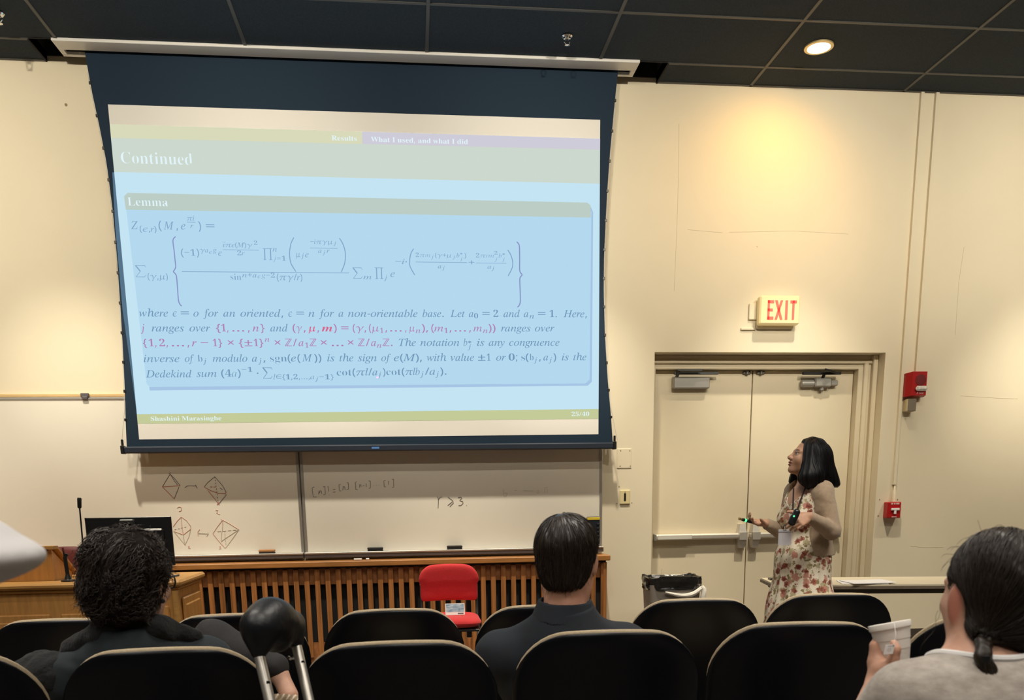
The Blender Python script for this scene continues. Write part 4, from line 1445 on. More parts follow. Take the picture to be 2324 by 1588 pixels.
# ------------------------------------------------------------------ red chair with a card on its seat
RX, RY = 0.235, 6.15
r = empty('red_chair', (RX, RY, 0), 'bright red padded chair standing empty in front of the slatted cover', 'chair')
u = pad(0.215, 0.545, 0.80, lambda x, z: 0.03 - 0.055 * (x / .2) ** 2 + (0.80 - z) * 0.10, 0.05, rt=0.10, rb=0.03, crown=0.012)
q = MB()
q.v = [(RX + v[0] * (0.955 if v[2] < 0.675 else 1.0), RY + 0.16 + v[1] - (0.0 if v[2] < 0.675 else 0.012), v[2]) for v in u.v]
q.f, q.m = u.f, u.m
q.build('backrest', M['red_fabric'], r, True)
u = pad(0.205, -0.22, 0.22, lambda x, z: 0, 0.075, rt=0.09, rb=0.07, crown=0.0)
q = MB()
q.v = [(RX + v[0], RY - 0.05 + v[2] * -1, 0.435 + v[1]) for v in u.v]
q.f, q.m = u.f, u.m
rs_ = q.build('seat', M['red_fabric'], r, True)
MB().box((RX - 0.19, RY - 0.25, 0.378), (RX + 0.19, RY + 0.15, 0.396), 0.006).build('seat_shell', M['black_plastic'], rs_)
for s in (-1, 1):
    b = MB()
    b.tube([(RX + s * 0.20, RY - 0.24, 0.012), (RX + s * 0.195, RY - 0.20, 0.375), (RX + s * 0.195, RY + 0.10, 0.385), (RX + s * 0.20, RY + 0.17, 0.50), (RX + s * 0.20, RY + 0.195, 0.66)], 0.011, 10)
    b.build('side_frame', M['black_plastic'], r, True)
    MB().tube([(RX + s * 0.195, RY + 0.06, 0.382), (RX + s * 0.205, RY + 0.22, 0.012)], 0.010, 10).build('leg', M['chrome'], r, True)
p = at(1030, 1409, RY - 0.10)
r = empty('brochure', (RX + 0.03, RY - 0.07, 0.475), 'small glossy card with a blue landscape picture propped on the red chair seat', 'brochure')
bx, bz = RX + 0.030, 0.474
T = Matrix.Translation((bx, RY - 0.08, bz)) @ Matrix.Rotation(math.radians(-18), 4, 'X')
MB().box((-0.068, 0, 0), (0.068, 0.003, 0.082), 0, T).build('card', M['paper'], r)
mpic = mat('brochure_picture', (0.05, 0.16, 0.30), 0.35, col2=(0.55, 0.68, 0.75), nscale=22, noise=.1, stretch=(1, 1, 3))
MB().box((-0.062, -0.0008, 0.022), (0.062, 0.0004, 0.078), 0, T).build('picture', mpic, r)
MB().box((0.018, -0.0008, 0.006), (0.058, 0.0004, 0.014), 0, T).build('caption_strip', mat('caption_dark', (.1, .1, .12), .5), r)

# ------------------------------------------------------------------ bin by the door
BX, BY = 1.978, 6.62
r = empty('waste_bin', (BX, BY, 0), 'grey rectangular waste bin with a black liner beside the double door', 'bin')


def rrect(cx, cy, hx, hy, rad, z, n=10, wobf=None):
    P = []
    for qx, qy, a0 in ((1, 1, 0), (-1, 1, 90), (-1, -1, 180), (1, -1, 270)):
        for i in range(n):
            a = math.radians(a0 + 90 * i / (n - 1))
            P.append([cx + qx * (hx - rad) + rad * math.cos(a), cy + qy * (hy - rad) + rad * math.sin(a), z])
    return P


b = MB()
rings = [rrect(BX, BY, 0.17, 0.11, 0.03, 0.002), rrect(BX, BY, 0.200, 0.135, 0.035, 0.60), rrect(BX, BY, 0.185, 0.12, 0.03, 0.60), rrect(BX, BY, 0.165, 0.105, 0.03, 0.02)]
b.grid([q + [q[0]] for q in rings])
b.poly(rings[0][::-1])
b.poly(rings[-1])
b.build('bin_body', M['bin'], r, True, 30)
b = MB()
rg = np.random.default_rng(3)
rings = []
for z, hx, hy, am in ((0.548, 0.207, 0.140, .004), (0.560, 0.213, 0.147, .007), (0.585, 0.212, 0.146, .008), (0.605, 0.214, 0.148, .006), (0.632, 0.216, 0.150, .004), (0.652, 0.212, 0.146, .005), (0.655, 0.200, 0.135, .004),
                      (0.640, 0.188, 0.124, .006), (0.60, 0.176, 0.112, .016), (0.52, 0.165, 0.105, .02), (0.42, 0.15, 0.09, .02)):
    Q = rrect(BX, BY, hx, hy, min(0.09, hy * .9), z, 14)
    for i, pnt in enumerate(Q):
        a = 2 * PI * i / len(Q)
        w = am * (math.sin(7 * a + z * 60) + math.sin(13 * a + z * 35 + 1) * .8 + rg.normal() * .35)
        d = nrm([pnt[0] - BX, pnt[1] - BY, 0])
        pnt[0] += d[0] * w
        pnt[1] += d[1] * w
        pnt[2] += w * .6 - (0.012 * math.sin(a + 1.0) if z < 0.57 else 0) + (0.012 * max(0, math.sin(3 * a)) if 0.64 < z < 0.656 else 0)
    rings.append(Q)
b.grid([q + [q[0]] for q in rings])
b.build('black_liner', M['bag_black'], r, True)
b = MB()
kx, ky = BX + 0.198, BY - 0.150
b.tube(spl([(BX - 0.09, BY - 0.152, 0.548), (BX + 0.03, BY - 0.156, 0.520), (BX + 0.12, BY - 0.158, 0.528), (kx, ky, 0.575)], 6), [0.006, 0.008, 0.009, 0.011, 0.013, 0.014, 0.014, 0.015, 0.016, 0.017, 0.018, 0.018, 0.018, 0.018, 0.017, 0.017, 0.017, 0.016, 0.015], 8)
b.tube([(kx - 0.005, ky, 0.585), (kx + 0.012, ky - 0.006, 0.565), (kx + 0.010, ky - 0.008, 0.52), (kx + 0.002, ky - 0.008, 0.47), (kx - 0.004, ky - 0.006, 0.44)], [0.016, 0.020, 0.021, 0.024, 0.014], 10)
b.build('white_liner_knot', M['bag_white'], r, True)

# ------------------------------------------------------------------ table at the right
ta = math.radians(-11)
ca, sa = math.cos(ta), math.sin(ta)
TO = np.array([2.285, 5.345, 0.70])
tb = empty('side_table', (TO[0] + .9, TO[1] + .05, 0), 'long cream-topped table with a dark edge behind the standing woman', 'table')


def tp(u, v, z):
    return (TO[0] + u * ca - v * sa, TO[1] + u * sa + v * ca, z)


def tbox(b, u0, u1, v0, v1, z0, z1):
    V = [tp(u, v, z) for u in (u0, u1) for v in (v0, v1) for z in (z0, z1)]
    b.add(V, [(0, 1, 3, 2), (4, 6, 7, 5), (0, 4, 5, 1), (2, 3, 7, 6), (0, 2, 6, 4), (1, 5, 7, 3)])
    return b


tbox(MB(), 0.004, 1.996, 0.004, 0.516, 0.690, 0.700).build('table_top', M['table_top'], tb)
b = tbox(MB(), 0.0, 2.0, 0.0, 0.52, 0.672, 0.6898)
b.k = 1
tbox(b, 0.05, 1.95, 0.03, 0.05, 0.640, 0.672)
tbox(b, 0.05, 1.95, 0.47, 0.49, 0.640, 0.672)
tbox(b, 0.05, 0.07, 0.03, 0.49, 0.640, 0.672)
b.build('edge_band', [M['table_edge'], mat('table_apron_dark', (0.075, 0.058, 0.045), 0.6)], tb)
for u in (0.08, 1.92):
    for v in (0.06, 0.46):
        MB().tube([tp(u, v, 0.004), tp(u, v, 0.672)], 0.012, 10).build('leg', M['black_plastic'], tb, True)
# papers and a dark phone on the table
for i, (u, v, a, w, lab) in enumerate(((0.60, 0.11, 8, 0.0, 'white sheet of paper lying askew on top of the small pile on the table'), (0.57, 0.13, -6, 0.0, 'white sheet of paper lying under the top one on the table'))):
    z = 0.7045 + (1 - i) * 0.005
    aa = ta + math.radians(a)
    c = np.array(tp(u, v, z))
    ux, uy = np.array([math.cos(aa), math.sin(aa), 0]), np.array([-math.sin(aa), math.cos(aa), 0])
    G = [[c + ux * (s - .5) * 0.28 + uy * (t - .5) * 0.216 + np.array([0, 0, 0.004 * (s - .2) ** 2 * (1 if i == 0 else 0)]) for s in np.linspace(0, 1, 6)] for t in np.linspace(0, 1, 4)]
    b = MB().grid(G)
    b.grid([[p - np.array([0, 0, 0.0035]) for p in row][::-1] for row in G])
    e = [G[0][j] for j in range(6)]
    b.grid([e, [p - np.array([0, 0, 0.0035]) for p in e]])
    e = [G[j][0] for j in range(4)]
    b.grid([e, [p - np.array([0, 0, 0.0035]) for p in e]])
    tag(b.build('paper_sheet', M['paper']), lab, 'paper', 'papers on the table')
b = tbox(MB(), 0.03, 0.17, 0.33, 0.41, 0.7005, 0.712)
tag(b.build('black_case', M['black_plastic']), 'flat black case lying on the table corner behind the standing woman', 'case')

# ------------------------------------------------------------------ auditorium chairs
def make_chair(name):
    r = empty(name, (0, 0, 0))
    tilt = lambda x, z: -(z - 0.42) * 0.21 + 0.045 * (x / 0.26) ** 2
    pad(0.262, 0.40, 0.862, lambda x, z: tilt(x, z), 0.026, nu=30, nv=24, rt=0.145, rb=0.05, crown=0.020).build('back_shell', M['shell'], r, True, 80)
    pad(0.256, 0.42, 0.867, lambda x, z: tilt(x, z) + 0.025, 0.030, nu=30, nv=24, rt=0.140, rb=0.05, crown=0.020).build('back_cushion', M['seat_tan'], r, True, 80)
    u = pad(0.235, -0.22, 0.22, lambda x, z: 0, 0.08, rt=0.08, rb=0.05, crown=0.0)
    q = MB()
    q.v = [(v[0], 0.29 - v[2], 0.435 + v[1]) for v in u.v]
    q.f, q.m = u.f, u.m
    q.build('seat_cushion', M['seat_tan'], r, True)
    MB().box((-0.22, 0.08, 0.375), (0.22, 0.48, 0.394), 0.008).build('seat_shell', M['shell'], r)
    for s in (-1, 1):
        b = MB()
        b.box((s * 0.215 - 0.016, 0.06, 0.006), (s * 0.215 + 0.016, 0.12, 0.42), 0.004)
        b.box((s * 0.215 - 0.025, -0.04, 0.001), (s * 0.215 + 0.025, 0.26, 0.012), 0.003)
        b.box((s * 0.215 - 0.012, 0.02, 0.375), (s * 0.215 + 0.012, 0.40, 0.40), 0.004)
        b.build('leg', M['black_plastic'], r)
    return r


SEATS = [
    ('F', -1.26, 3.162, 2, 'in the farther row, hidden behind the person with curly hair'),
    ('F', -0.660, 3.165, 1, 'just beyond the raised knee of the seated person with curly hair'),
    ('F', -0.088, 3.173, 0, 'empty in the farther row, in front of the red chair'),
    ('F', 0.474, 3.165, -1, 'mostly hidden behind the shoulders of the man in the navy shirt'),
    ('F', 1.082, 3.224, -5, 'empty in the farther row, in front of the waste bin'),
    ('F', 1.655, 3.270, -6, 'last of its row, in front of the woman in the floral dress'),
    ('N', -1.215, 2.229, 3, 'with only its rounded shoulder showing in the bottom corner'),
    ('N', -0.640, 2.195, 2, 'holding the curly-haired person in the dark teal jacket'),
    ('N', -0.055, 2.182, 0, 'empty in the nearer row, next to the crutch'),
    ('N', 0.515, 2.249, -3, 'holding the man in the navy shirt'),
    ('N', 1.085, 2.285, -6, 'empty in the nearer row, next to the foam cup'),
    ('N', 1.675, 2.29, -8, 'partly hidden behind the person with the braid'),
]
proto = None
for row, x, y, a, lab in SEATS:
    if proto is None:
        proto = c = make_chair('auditorium_chair')
    else:
        c = copy_tree(proto)
    z = 0.012 if row == 'F' else 0.05 + 0.012
    c.location = (x, y + (0.092 if row == 'F' else 0.092), 0.0 if row == 'F' else 0.04)
    c.rotation_euler = (0, 0, math.radians(a))
    c['label'] = ('black-backed auditorium chair ' + lab)
    c['category'] = 'chair'
    c['group'] = 'auditorium chairs'

# ------------------------------------------------------------------ crutch
A1, A2 = at(586, 1478, 2.06), at(671, 1455, 2.20)
dirL = at(612, 1588, 2.01) - A1
dirR = at(701, 1588, 2.12) - A2
dirL /= np.linalg.norm(dirL)
dirR /= np.linalg.norm(dirR)
LF = A1 + dirL * 0.62
RF = A2 + dirR * 0.62
ft = (LF + RF) / 2 + (dirL + dirR) / 2 * ((((LF + RF) / 2)[2] - 0.065) / -((dirL + dirR) / 2)[2])
cr = empty('crutch', ft, 'aluminium crutch with black padded top leaning upright between two chairs of the nearer row', 'crutch')
for Ai, Di, Ei in ((A1, dirL, LF), (A2, dirR, RF)):
    tubes = globals().setdefault('tubes_', [])
    o = MB().tube([Ai - Di * 0.06, Ei, ft + np.array([0, 0, 0.10]) + (Ei - (LF + RF) / 2) * .15], 0.0128, 16).build('tube', M['crutch_metal'], cr, True)
    tubes.append(o)
MB().tube([ft + np.array([0, 0, 0.12]), ft + np.array([0, 0, 0.0])], 0.013, 14).build('lower_tube', M['crutch_metal'], cr, True)
MB().lathe([(0.024, -0.012), (0.024, 0.004), (0.017, 0.05)], ft, (0, 0, 1), 16).build('rubber_foot', M['black_plastic'], cr, True)
b = MB()
for Ai, Di in ((A1, dirL), (A2, dirR)):
    side = np.cross(Di, (A2 - A1))
    side /= np.linalg.norm(side)
    inn = (A2 - A1) / np.linalg.norm(A2 - A1)
    cpt = Ai + Di * (0.055 if Ai is A2 else 0.075)
    cdir = nrm(np.array([0.55, -0.80, 0]))
    MB().lathe([(0.0045, 0), (0.0045, 0.004)], cpt + cdir * 0.0115, cdir, 10).build('button', M['black_plastic'], tubes_[0 if Ai is A1 else 1])
cpt = A2 + dirR * 0.045
b.tube([cpt, cpt - np.array([.9, .1, 0]) * 0.026], 0.004, 8)
b.tube([cpt - np.array([.9, .1, 0]) * 0.024 + np.array([0, 0, .003]), cpt - np.array([.9, .1, 0]) * 0.028 - np.array([0, 0, .002])], 0.006, 8)
b.build('wing_nut', M['chrome'], tubes_[1])
pm = mat('crutch_pad_black', (0.005, 0.0055, 0.008), 0.42, spec=0.4, bump=0.15, bscale=40)
T1_, T2_ = at(591, 1424, 2.06), at(656, 1418, 2.22)
fpad = union([cone(A1 + dirL * 0.004, T1_, 0.0150, 0.033), cone(T1_, (T1_ + T2_) / 2 + np.array([-.004, -.03, 0.020]), 0.034, 0.039), cone((T1_ + T2_) / 2 + np.array([-.004, -.03, 0.020]), T2_, 0.039, 0.029), cone(T2_, A2 + dirR * 0.003, 0.026, 0.0150), cone((T1_ + T2_) / 2, (A1 + A2) / 2 + np.array([0, 0, 0.015]), 0.040, 0.024)], 0.055)
lo = np.min([A1, A2, T1_, T2_], 0) - 0.07
hi = np.max([A1, A2, T1_, T2_], 0) + 0.07
sdf_obj('underarm_pad', fpad, lo, hi, 0.005, pm, cr)
# handgrip between the tubes
G1, G2 = A1 + dirL * 0.42, A2 + dirR * 0.42
MB().tube([G1, G2], 0.016, 12).build('handgrip', M['black_plastic'], cr, True)


# ------------------------------------------------------------------ people
def skin_mat(name, col, spots=(), rough=0.5, rosy=None):
    """skin with small coloured features given in local coordinates: (centre, axes(3x3 rows), radii, colour)"""
    m = mat(name, col, rough, noise=0.10, nscale=30, spec=0.4, bump=0.06, bscale=160)
    nt = m.node_tree
    bs = nt.nodes['Principled BSDF']
    bs.inputs['Subsurface Weight'].default_value = 0.06
    bs.inputs['Subsurface Radius'].default_value = (0.01, 0.004, 0.002)
    cur = bs.inputs['Base Color'].links[0].from_socket
    tc = nt.nodes.new('ShaderNodeTexCoord')
    for c, R, r, cc in spots:
        sub = nt.nodes.new('ShaderNodeVectorMath')
        sub.operation = 'SUBTRACT'
        sub.inputs[1].default_value = c
        nt.links.new(tc.outputs['Object'], sub.inputs[0])
        comb = nt.nodes.new('ShaderNodeCombineXYZ')
        for i in range(3):
            d = nt.nodes.new('ShaderNodeVectorMath')
            d.operation = 'DOT_PRODUCT'
            d.inputs[1].default_value = tuple(np.asarray(R[i]) / r[i])
            nt.links.new(sub.outputs[0], d.inputs[0])
            nt.links.new(d.outputs['Value'], comb.inputs[i])
        ln = nt.nodes.new('ShaderNodeVectorMath')
        ln.operation = 'LENGTH'
        nt.links.new(comb.outputs[0], ln.inputs[0])
        mr = nt.nodes.new('ShaderNodeMapRange')
        mr.inputs[1].default_value = 0.75
        mr.inputs[2].default_value = 1.1
        mr.inputs[3].default_value = 1.0
        mr.inputs[4].default_value = 0.0
        nt.links.new(ln.outputs['Value'], mr.inputs[0])
        mx = nt.nodes.new('ShaderNodeMix')
        mx.data_type = 'RGBA'
        nt.links.new(mr.outputs[0], mx.inputs[0])
        nt.links.new(cur, mx.inputs[6])
        mx.inputs[7].default_value = (*cc, 1)
        cur = mx.outputs[2]
    nt.links.new(cur, bs.inputs['Base Color'])
    return m


def frame(fwd, up=(0, 0, 1)):
    f = nrm(fwd)
    r = nrm(np.cross(f, up))
    u = np.cross(r, f)
    return f, r, u


def head_prims(C, fwd, up=(0, 0, 1), s=1.0, ears=True):
    """C = point between the ears at eye height; returns primitives and a local->world function"""
    f, r, u = frame(fwd, up)
    R = np.array([f, r, u])
    L = lambda a, b, c: C + s * (a * f + b * r + c * u)
    P = [(ell(L(-.012, 0, .035), np.array([.094, .074, .088]) * s, R), .02),
         (ell(L(.030, 0, -.040), np.array([.060, .055, .066]) * s, R), .035),
         (ell(L(.066, 0, -.094), np.array([.022, .024, .018]) * s, R), .030),
         (ell(L(.070, 0, .020), np.array([.022, .056, .016]) * s, R), .020)]
    for q in (-1, 1):
        P += [(ell(L(.056, q * .040, -.028), np.array([.030, .024, .028]) * s, R), .022),
              (ell(L(-.002, q * .056, -.060), np.array([.036, .012, .036]) * s, R), .03)]
    base = union(P)
    sock = union([ell(L(.095, q * .032, .004), np.array([.020, .018, .012]) * s, R) for q in (-1, 1)], .005)
    base = cut(base, sock, .014 * s)
    more = [base]
    for q in (-1, 1):
        more.append((ell(L(.073, q * .032, .004), np.array([.0125, .0135, .0125]) * s, R), .004))
        more.append((ell(L(.083, q * .031, .0125), np.array([.008, .015, .0035]) * s, R), .006))
        more.append((ell(L(.098, q * .011, -.030), np.array([.010, .008, .008]) * s, R), .008))
        if ears:
            more.append((ell(L(-.012, q * .079, -.006), np.array([.018, .007, .032]) * s, np.array([nrm(f + q * .35 * r), nrm(r - q * .35 * f), u])), .008))
            more.append((ell(L(-.010, q * .076, -.032), np.array([.010, .007, .010]) * s, R), .008))
    more += [(cone(L(.086, 0, .010), L(.109, 0, -.024), .0075 * s, .0105 * s), .012),
             (ell(L(.108, 0, -.027), np.array([.010, .011, .009]) * s, R), .006),
             (ell(L(.088, 0, -.052), np.array([.015, .023, .0062]) * s, R), .006),
             (ell(L(.086, 0, -.066), np.array([.014, .019, .0068]) * s, R), .006)]
    fn = union(more, .01)
    fn = cut(fn, ell(L(.104, 0, -.0592), np.array([.014, .017, .0018]) * s, R), .003)
    return fn, L, R


def hand(W, d, n, t, s=1.0, curls=(0.5, .5, .5, .5), thumb=(0.55, 0.75, 0.35), spread=0.1, tcurl=0.3):
    """W wrist, d along the hand, n out of the palm, t towards the thumb"""
    d = nrm(d)
    n = nrm(n - d * np.dot(n, d))
    t0 = np.cross(d, n)
    t = t0 if np.dot(t0, t) > 0 else -t0
    P = []
    offs = (.030, .010, -.010, -.028)
    lens = ((.042, .026, .021), (.047, .030, .022), (.043, .028, .021), (.034, .021, .018))
    kn = []
    for o, l in zip(offs, lens):
        K = W + s * (d * (.088 - abs(o - .005) * .25) + t * o)
        P.append((cone(W + s * (t * o * .55 + d * .012), K, .0135 * s, .0105 * s), .012))
        kn.append(K)
    P.append((ell(W + s * (d * .045 + n * .004), np.array([.044, .034, .0125]) * s, np.array([d, t, n])), .012))
    for K, o, l, c in zip(kn, offs, lens, curls):
        p = K
        a = c * .6
        rad = .0092 if o > -.02 else .0080
        for j, ll in enumerate(l):
            dd = nrm(math.cos(a) * (d + t * spread * o / .03) + math.sin(a) * n)
            q = p + dd * ll * s
            P.append((cone(p, q, (rad - j * .0008) * s, (rad - (j + 1) * .0008) * s), .004))
            p = q
            a += c
    p = W + s * (d * .022 + t * .026 + n * .004)
    v = nrm(thumb[0] * d + thumb[1] * t + thumb[2] * n)
    P.append((cone(W + s * (d * .012 + t * .012), p, .015 * s, .0145 * s), .014))
    for j, (ll, r0, r1) in enumerate(((.042, .0130, .0110), (.030, .0108, .0100), (.024, .0100, .0075))):
        q = p + v * ll * s
        P.append((cone(p, q, r0 * s, r1 * s), .006))
        p = q
        v = nrm(v * (1 - .0) + tcurl * (d * .6 + n * .5))
    return P


def bbox(pts, m):
    pts = np.asarray(pts)
    return pts.min(0) - m, pts.max(0) + m


def floral(name, base):
    """cream cotton printed with red-brown roses and olive leaves"""
    m = mat(name, base, 0.8, noise=0.04, nscale=12)
    nt = m.node_tree
    bs = nt.nodes['Principled BSDF']
    cur = bs.inputs['Base Color'].links[0].from_socket
    tc = nt.nodes.new('ShaderNodeTexCoord')
    for sc, thr, colr, seed, jit in ((19, .38, (0.50, 0.42, 0.24), 3.1, 0.9), (30, .34, (0.28, 0.22, 0.09), 7.7, 0.8), (16, .34, (0.58, 0.27, 0.20), 11.3, 1.0), (20, .37, (0.33, 0.10, 0.06), 0.0, 1.0), (20, .20, (0.17, 0.035, 0.025), 0.0, 1.0)):
        mp = nt.nodes.new('ShaderNodeMapping')
        mp.inputs['Location'].default_value = (seed, seed * .7, seed * 1.3)
        nt.links.new(tc.outputs['Object'], mp.inputs['Vector'])
        nz = nt.nodes.new('ShaderNodeTexNoise')
        nz.inputs['Scale'].default_value = 55
        nt.links.new(tc.outputs['Object'], nz.inputs['Vector'])
        ad = nt.nodes.new('ShaderNodeVectorMath')
        ad.operation = 'MULTIPLY_ADD'
        ad.inputs[1].default_value = (0.035, 0.035, 0.035)
        nt.links.new(nz.outputs['Color'], ad.inputs[0])
        nt.links.new(mp.outputs[0], ad.inputs[2])
        vo = nt.nodes.new('ShaderNodeTexVoronoi')
        vo.inputs['Scale'].default_value = sc
        vo.inputs['Randomness'].default_value = jit
        nt.links.new(ad.outputs[0], vo.inputs['Vector'])
        mr = nt.nodes.new('ShaderNodeMapRange')
        mr.inputs[1].default_value = thr - .07
        mr.inputs[2].default_value = thr + .02
        mr.inputs[3].default_value = 1
        mr.inputs[4].default_value = 0
        nt.links.new(vo.outputs['Distance'], mr.inputs[0])
        mx = nt.nodes.new('ShaderNodeMix')
        mx.data_type = 'RGBA'
        nt.links.new(mr.outputs[0], mx.inputs[0])
        nt.links.new(cur, mx.inputs[6])
        mx.inputs[7].default_value = (*colr, 1)
        cur = mx.outputs[2]
    nt.links.new(cur, bs.inputs['Base Color'])
    return m


M['hair_black'] = mat('hair_black', (0.0035, 0.003, 0.004), 0.5, spec=0.3)
M['hair_brown'] = mat('hair_dark_brown', (0.022, 0.014, 0.010), 0.42, spec=0.5)
M['hair_curly'] = mat('hair_curly_brown', (0.028, 0.018, 0.014), 0.45, spec=0.4)
M['hair_braid'] = mat('hair_braid_brown', (0.019, 0.0115, 0.007), 0.45, spec=0.4)

# ---- the speaker: woman in a floral dress and beige cardigan, facing the screen
YW = 5.0
ffw = nrm([-.97, -.25, 0])
frt = np.array([ffw[1], -ffw[0], 0])          # her right
WB0 = at(1826, 1205, YW)                     # waist
wom = empty('person', (WB0[0], WB0[1], 0), 'woman in a floral dress and beige cardigan, standing and looking up at the screen', 'person')


def TW(f, r, z):
    return np.array([WB0[0], WB0[1], 0]) + f * ffw + r * frt + np.array([0, 0, z])


HC = at(1831, 1041, YW)
hfw = nrm([-.94, .08, .32])
hup = nrm(np.array([.32, 0, 1.0]))
fh, LH, RH = head_prims(HC, hfw, hup, .93, ears=False)
zs = at(1826, 1112, YW)[2]                    # shoulder line
zw = WB0[2]
SL, EL, WL = at(1869, 1122, 4.86), at(1887, 1204, 4.81), at(1836, 1172, 4.72)
SR, ER, WR = at(1803, 1124, 5.13), at(1786, 1214, 5.10), at(1738, 1187, 5.02)
neck0, neck1 = at(1829, 1072, 5.0), at(1829, 1112, 5.0)
PR = [(cone(neck0, neck1, .045, .050), .03), (ell(TW(-.005, 0, zs - .10), [.105, .165, .13], np.array([ffw, frt, [0, 0, 1]])), .05),
      (cone(SL, SR, .045), .05), (cone(TW(0, 0, zs - .12), TW(0, 0, zw), .115, .108), .05), (ell(TW(0, 0, zw - .14), [.105, .132, .15], np.array([ffw, frt, [0, 0, 1]])), .06),
      (cone(SL, EL, .046, .037), .02), (cone(EL, WL, .037, .025), .01), (cone(SR, ER, .046, .037), .02), (cone(ER, WR, .037, .025), .01)]
for q in (-1, 1):
    PR += [(cone(TW(0, q * .075, zw - .20), TW(.01, q * .075, .48), .072, .055), .03), (cone(TW(.01, q * .075, .48), TW(-.01, q * .075, .08), .052, .033), .02),
           (cone(TW(-.02, q * .078, .05), TW(.10, q * .085, .035), .034, .026), .02)]
dL = nrm(at(1812, 1184, 4.69) - WL)
HLp = hand(WL, dL, np.array([-.30, .75, -.55]), np.array([-.2, .0, 1.0]), .92, (.75, .8, .8, .8), thumb=(.55, .8, .3), tcurl=.25)
dR = nrm(at(1696, 1184, 4.98) - WR)
HRp = hand(WR, dR, np.array([0.15, -.45, 1.0]), np.array([.1, -.9, -.2]), .92, (.42, .5, .55, .6), thumb=(.85, .35, .45), tcurl=.2)
body = union([(fh, .02)] + PR + [(union(HLp), .006), (union(HRp), .006)])
b0 = np.array(wom.location)
sp = lambda a, b_, c: tuple(LH(a, b_, c) - b0)
spots = [(sp(.098, 0, -.0595), RH, (.018, .026, .0135), (0.30, 0.10, 0.08)),
         (sp(.104, 0, -.0592), RH, (.016, .016, .0022), (0.06, 0.015, 0.013))]
for q in (-1, 1):
    spots += [(sp(.082, q * .032, .004), RH, (.016, .0150, .0075), (0.70, 0.66, 0.62)), (sp(.086, q * .031, .005), RH, (.014, .0062, .0068), (0.012, 0.007, 0.006)),
              (sp(.080, q * .032, .0125), RH, (.02, .017, .0028), (0.02, 0.012, 0.01)), (sp(.083, q * .033, .0265), RH, (.022, .021, .0045), (0.025, 0.014, 0.012)),
              (sp(.106, q * .0085, -.0345), RH, (.006, .0042, .003), (0.06, 0.02, 0.015))]
skinW = skin_mat('skin_brown', (0.55, 0.31, 0.20), spots)
lo, hi = bbox([HC, WL, WR, SL, SR, EL, TW(.2, .2, .1), TW(-.2, -.2, 0.1), at(1690, 1186, 4.95)], .13)
lo[2] = 0.0
hi[2] = HC[2] + .15
sdf_obj('body', body, lo, hi, 0.0042, skinW, wom)
# dress
pl = lambda P: np.arctan2((P - WB0) @ frt, (P - WB0) @ ffw)
bod = union([(cone(TW(-.005, 0, zs - .05), TW(0, 0, zw), .112, .112), .05), (ell(TW(-.005, 0, zs - .11), [.112, .172, .135], np.array([ffw, frt, [0, 0, 1]])), .05),
             (ell(TW(.075, -.065, zs - .165), [.062, .062, .065]), .04), (ell(TW(.075, .065, zs - .165), [.062, .062, .065]), .04), (cone(TW(0, -.13, zs - .005), TW(0, .13, zs - .005), .040), .03)])
zh = 0.30
skp = []
NZ = 5
prev = None
skirt = union([(cone(TW(0, 0, zw + .01), TW(0.004, 0, zw - .15), .110, .150), .03), (cone(TW(0.004, 0, zw - .15), TW(0, 0, .60), .150, .185), .05), (cone(TW(0, 0, .60), TW(0, 0, zh - .1), .185, .25), .05)])


def skirt_f(P):
    a = pl(P)
    k = np.clip((zw - P[:, 2]) / .6, 0, 1)
    return skirt(P) + k * (.010 * np.sin(11 * a + 2 * np.sin(a * 2)) + .006 * np.sin(19 * a + 1))


neckcut = lambda P: -((P[:, 2] - (zs - .045)) - 0.85 * ((TW(0.10, 0, 0) - P) @ ffw))          # inside where cloth is removed
drs = union([bod, (skirt_f, .03)])
drs = cut(drs, lambda P: neckcut(P), .01)
drs = cut(drs, union([cone(neck0, neck1 - np.array([0, 0, .02]), .060, .066), ell(TW(.085, 0, zs - .01), [.065, .045, .075])], .02), .012)
drs = inter(drs, half(TW(0, 0, zh), (0, 0, -1)), .004)
lo, hi = bbox([TW(.33, .33, zh), TW(-.33, -.33, zh), TW(0, 0, zs + .06)], .02)
sdf_obj('dress', drs, lo, hi, 0.0055, floral('floral_cotton', (0.85, 0.76, 0.60)), wom)
# cardigan: sleeves and an open body
cb = union([(cone(TW(-.015, 0, zs - .04), TW(-.012, 0, zw), .130, .134), .05), (cone(TW(-.012, 0, zw), TW(-.01, 0, zw - .20), .136, .182), .05), (ell(TW(-.015, 0, zs - .11), [.125, .19, .14], np.array([ffw, frt, [0, 0, 1]])), .05),
            (cone(TW(-.015, -.13, zs - .002), TW(-.015, .13, zs - .002), .056), .03)])
zc = at(1835, 1262, 4.88)[2]
cb = inter(cb, half(TW(0, 0, zc), nrm(np.array([0, 0, -1.0]) + .0 * ffw)), .006)
cb = cut(cb, half(TW(.055, 0, 0), -ffw), .008)
cb = cut(cb, union([cone(neck0, neck1, .062, .072), ell(TW(.07, 0, zs), [.09, .085, .10])], .02), .01)
slv = union([(cone(SL + np.array([.0, 0, -.005]), EL, .060, .050), .02), (cone(EL, WL + (EL - WL) * .10, .050, .034), .015), (cone(SR, ER, .060, .050), .02), (cone(ER, WR + (ER - WR) * .10, .050, .034), .015)])


def card_f(P):
    d = smin(cb(P), slv(P), .02)
    return d + .0035 * wob(P, 42, 5) + .002 * wob(P, 90, 9)


lo, hi = bbox([SL, SR, EL, ER, WL, WR, TW(.2, .2, zc), TW(-.22, -.2, zs + .05)], .075)
sdf_obj('cardigan', card_f, lo, hi, 0.005, mat('beige_knit', (0.42, 0.31, 0.21), 0.9, noise=0.10, nscale=60, sheen=0.25, bump=0.25, bscale=420), wom)
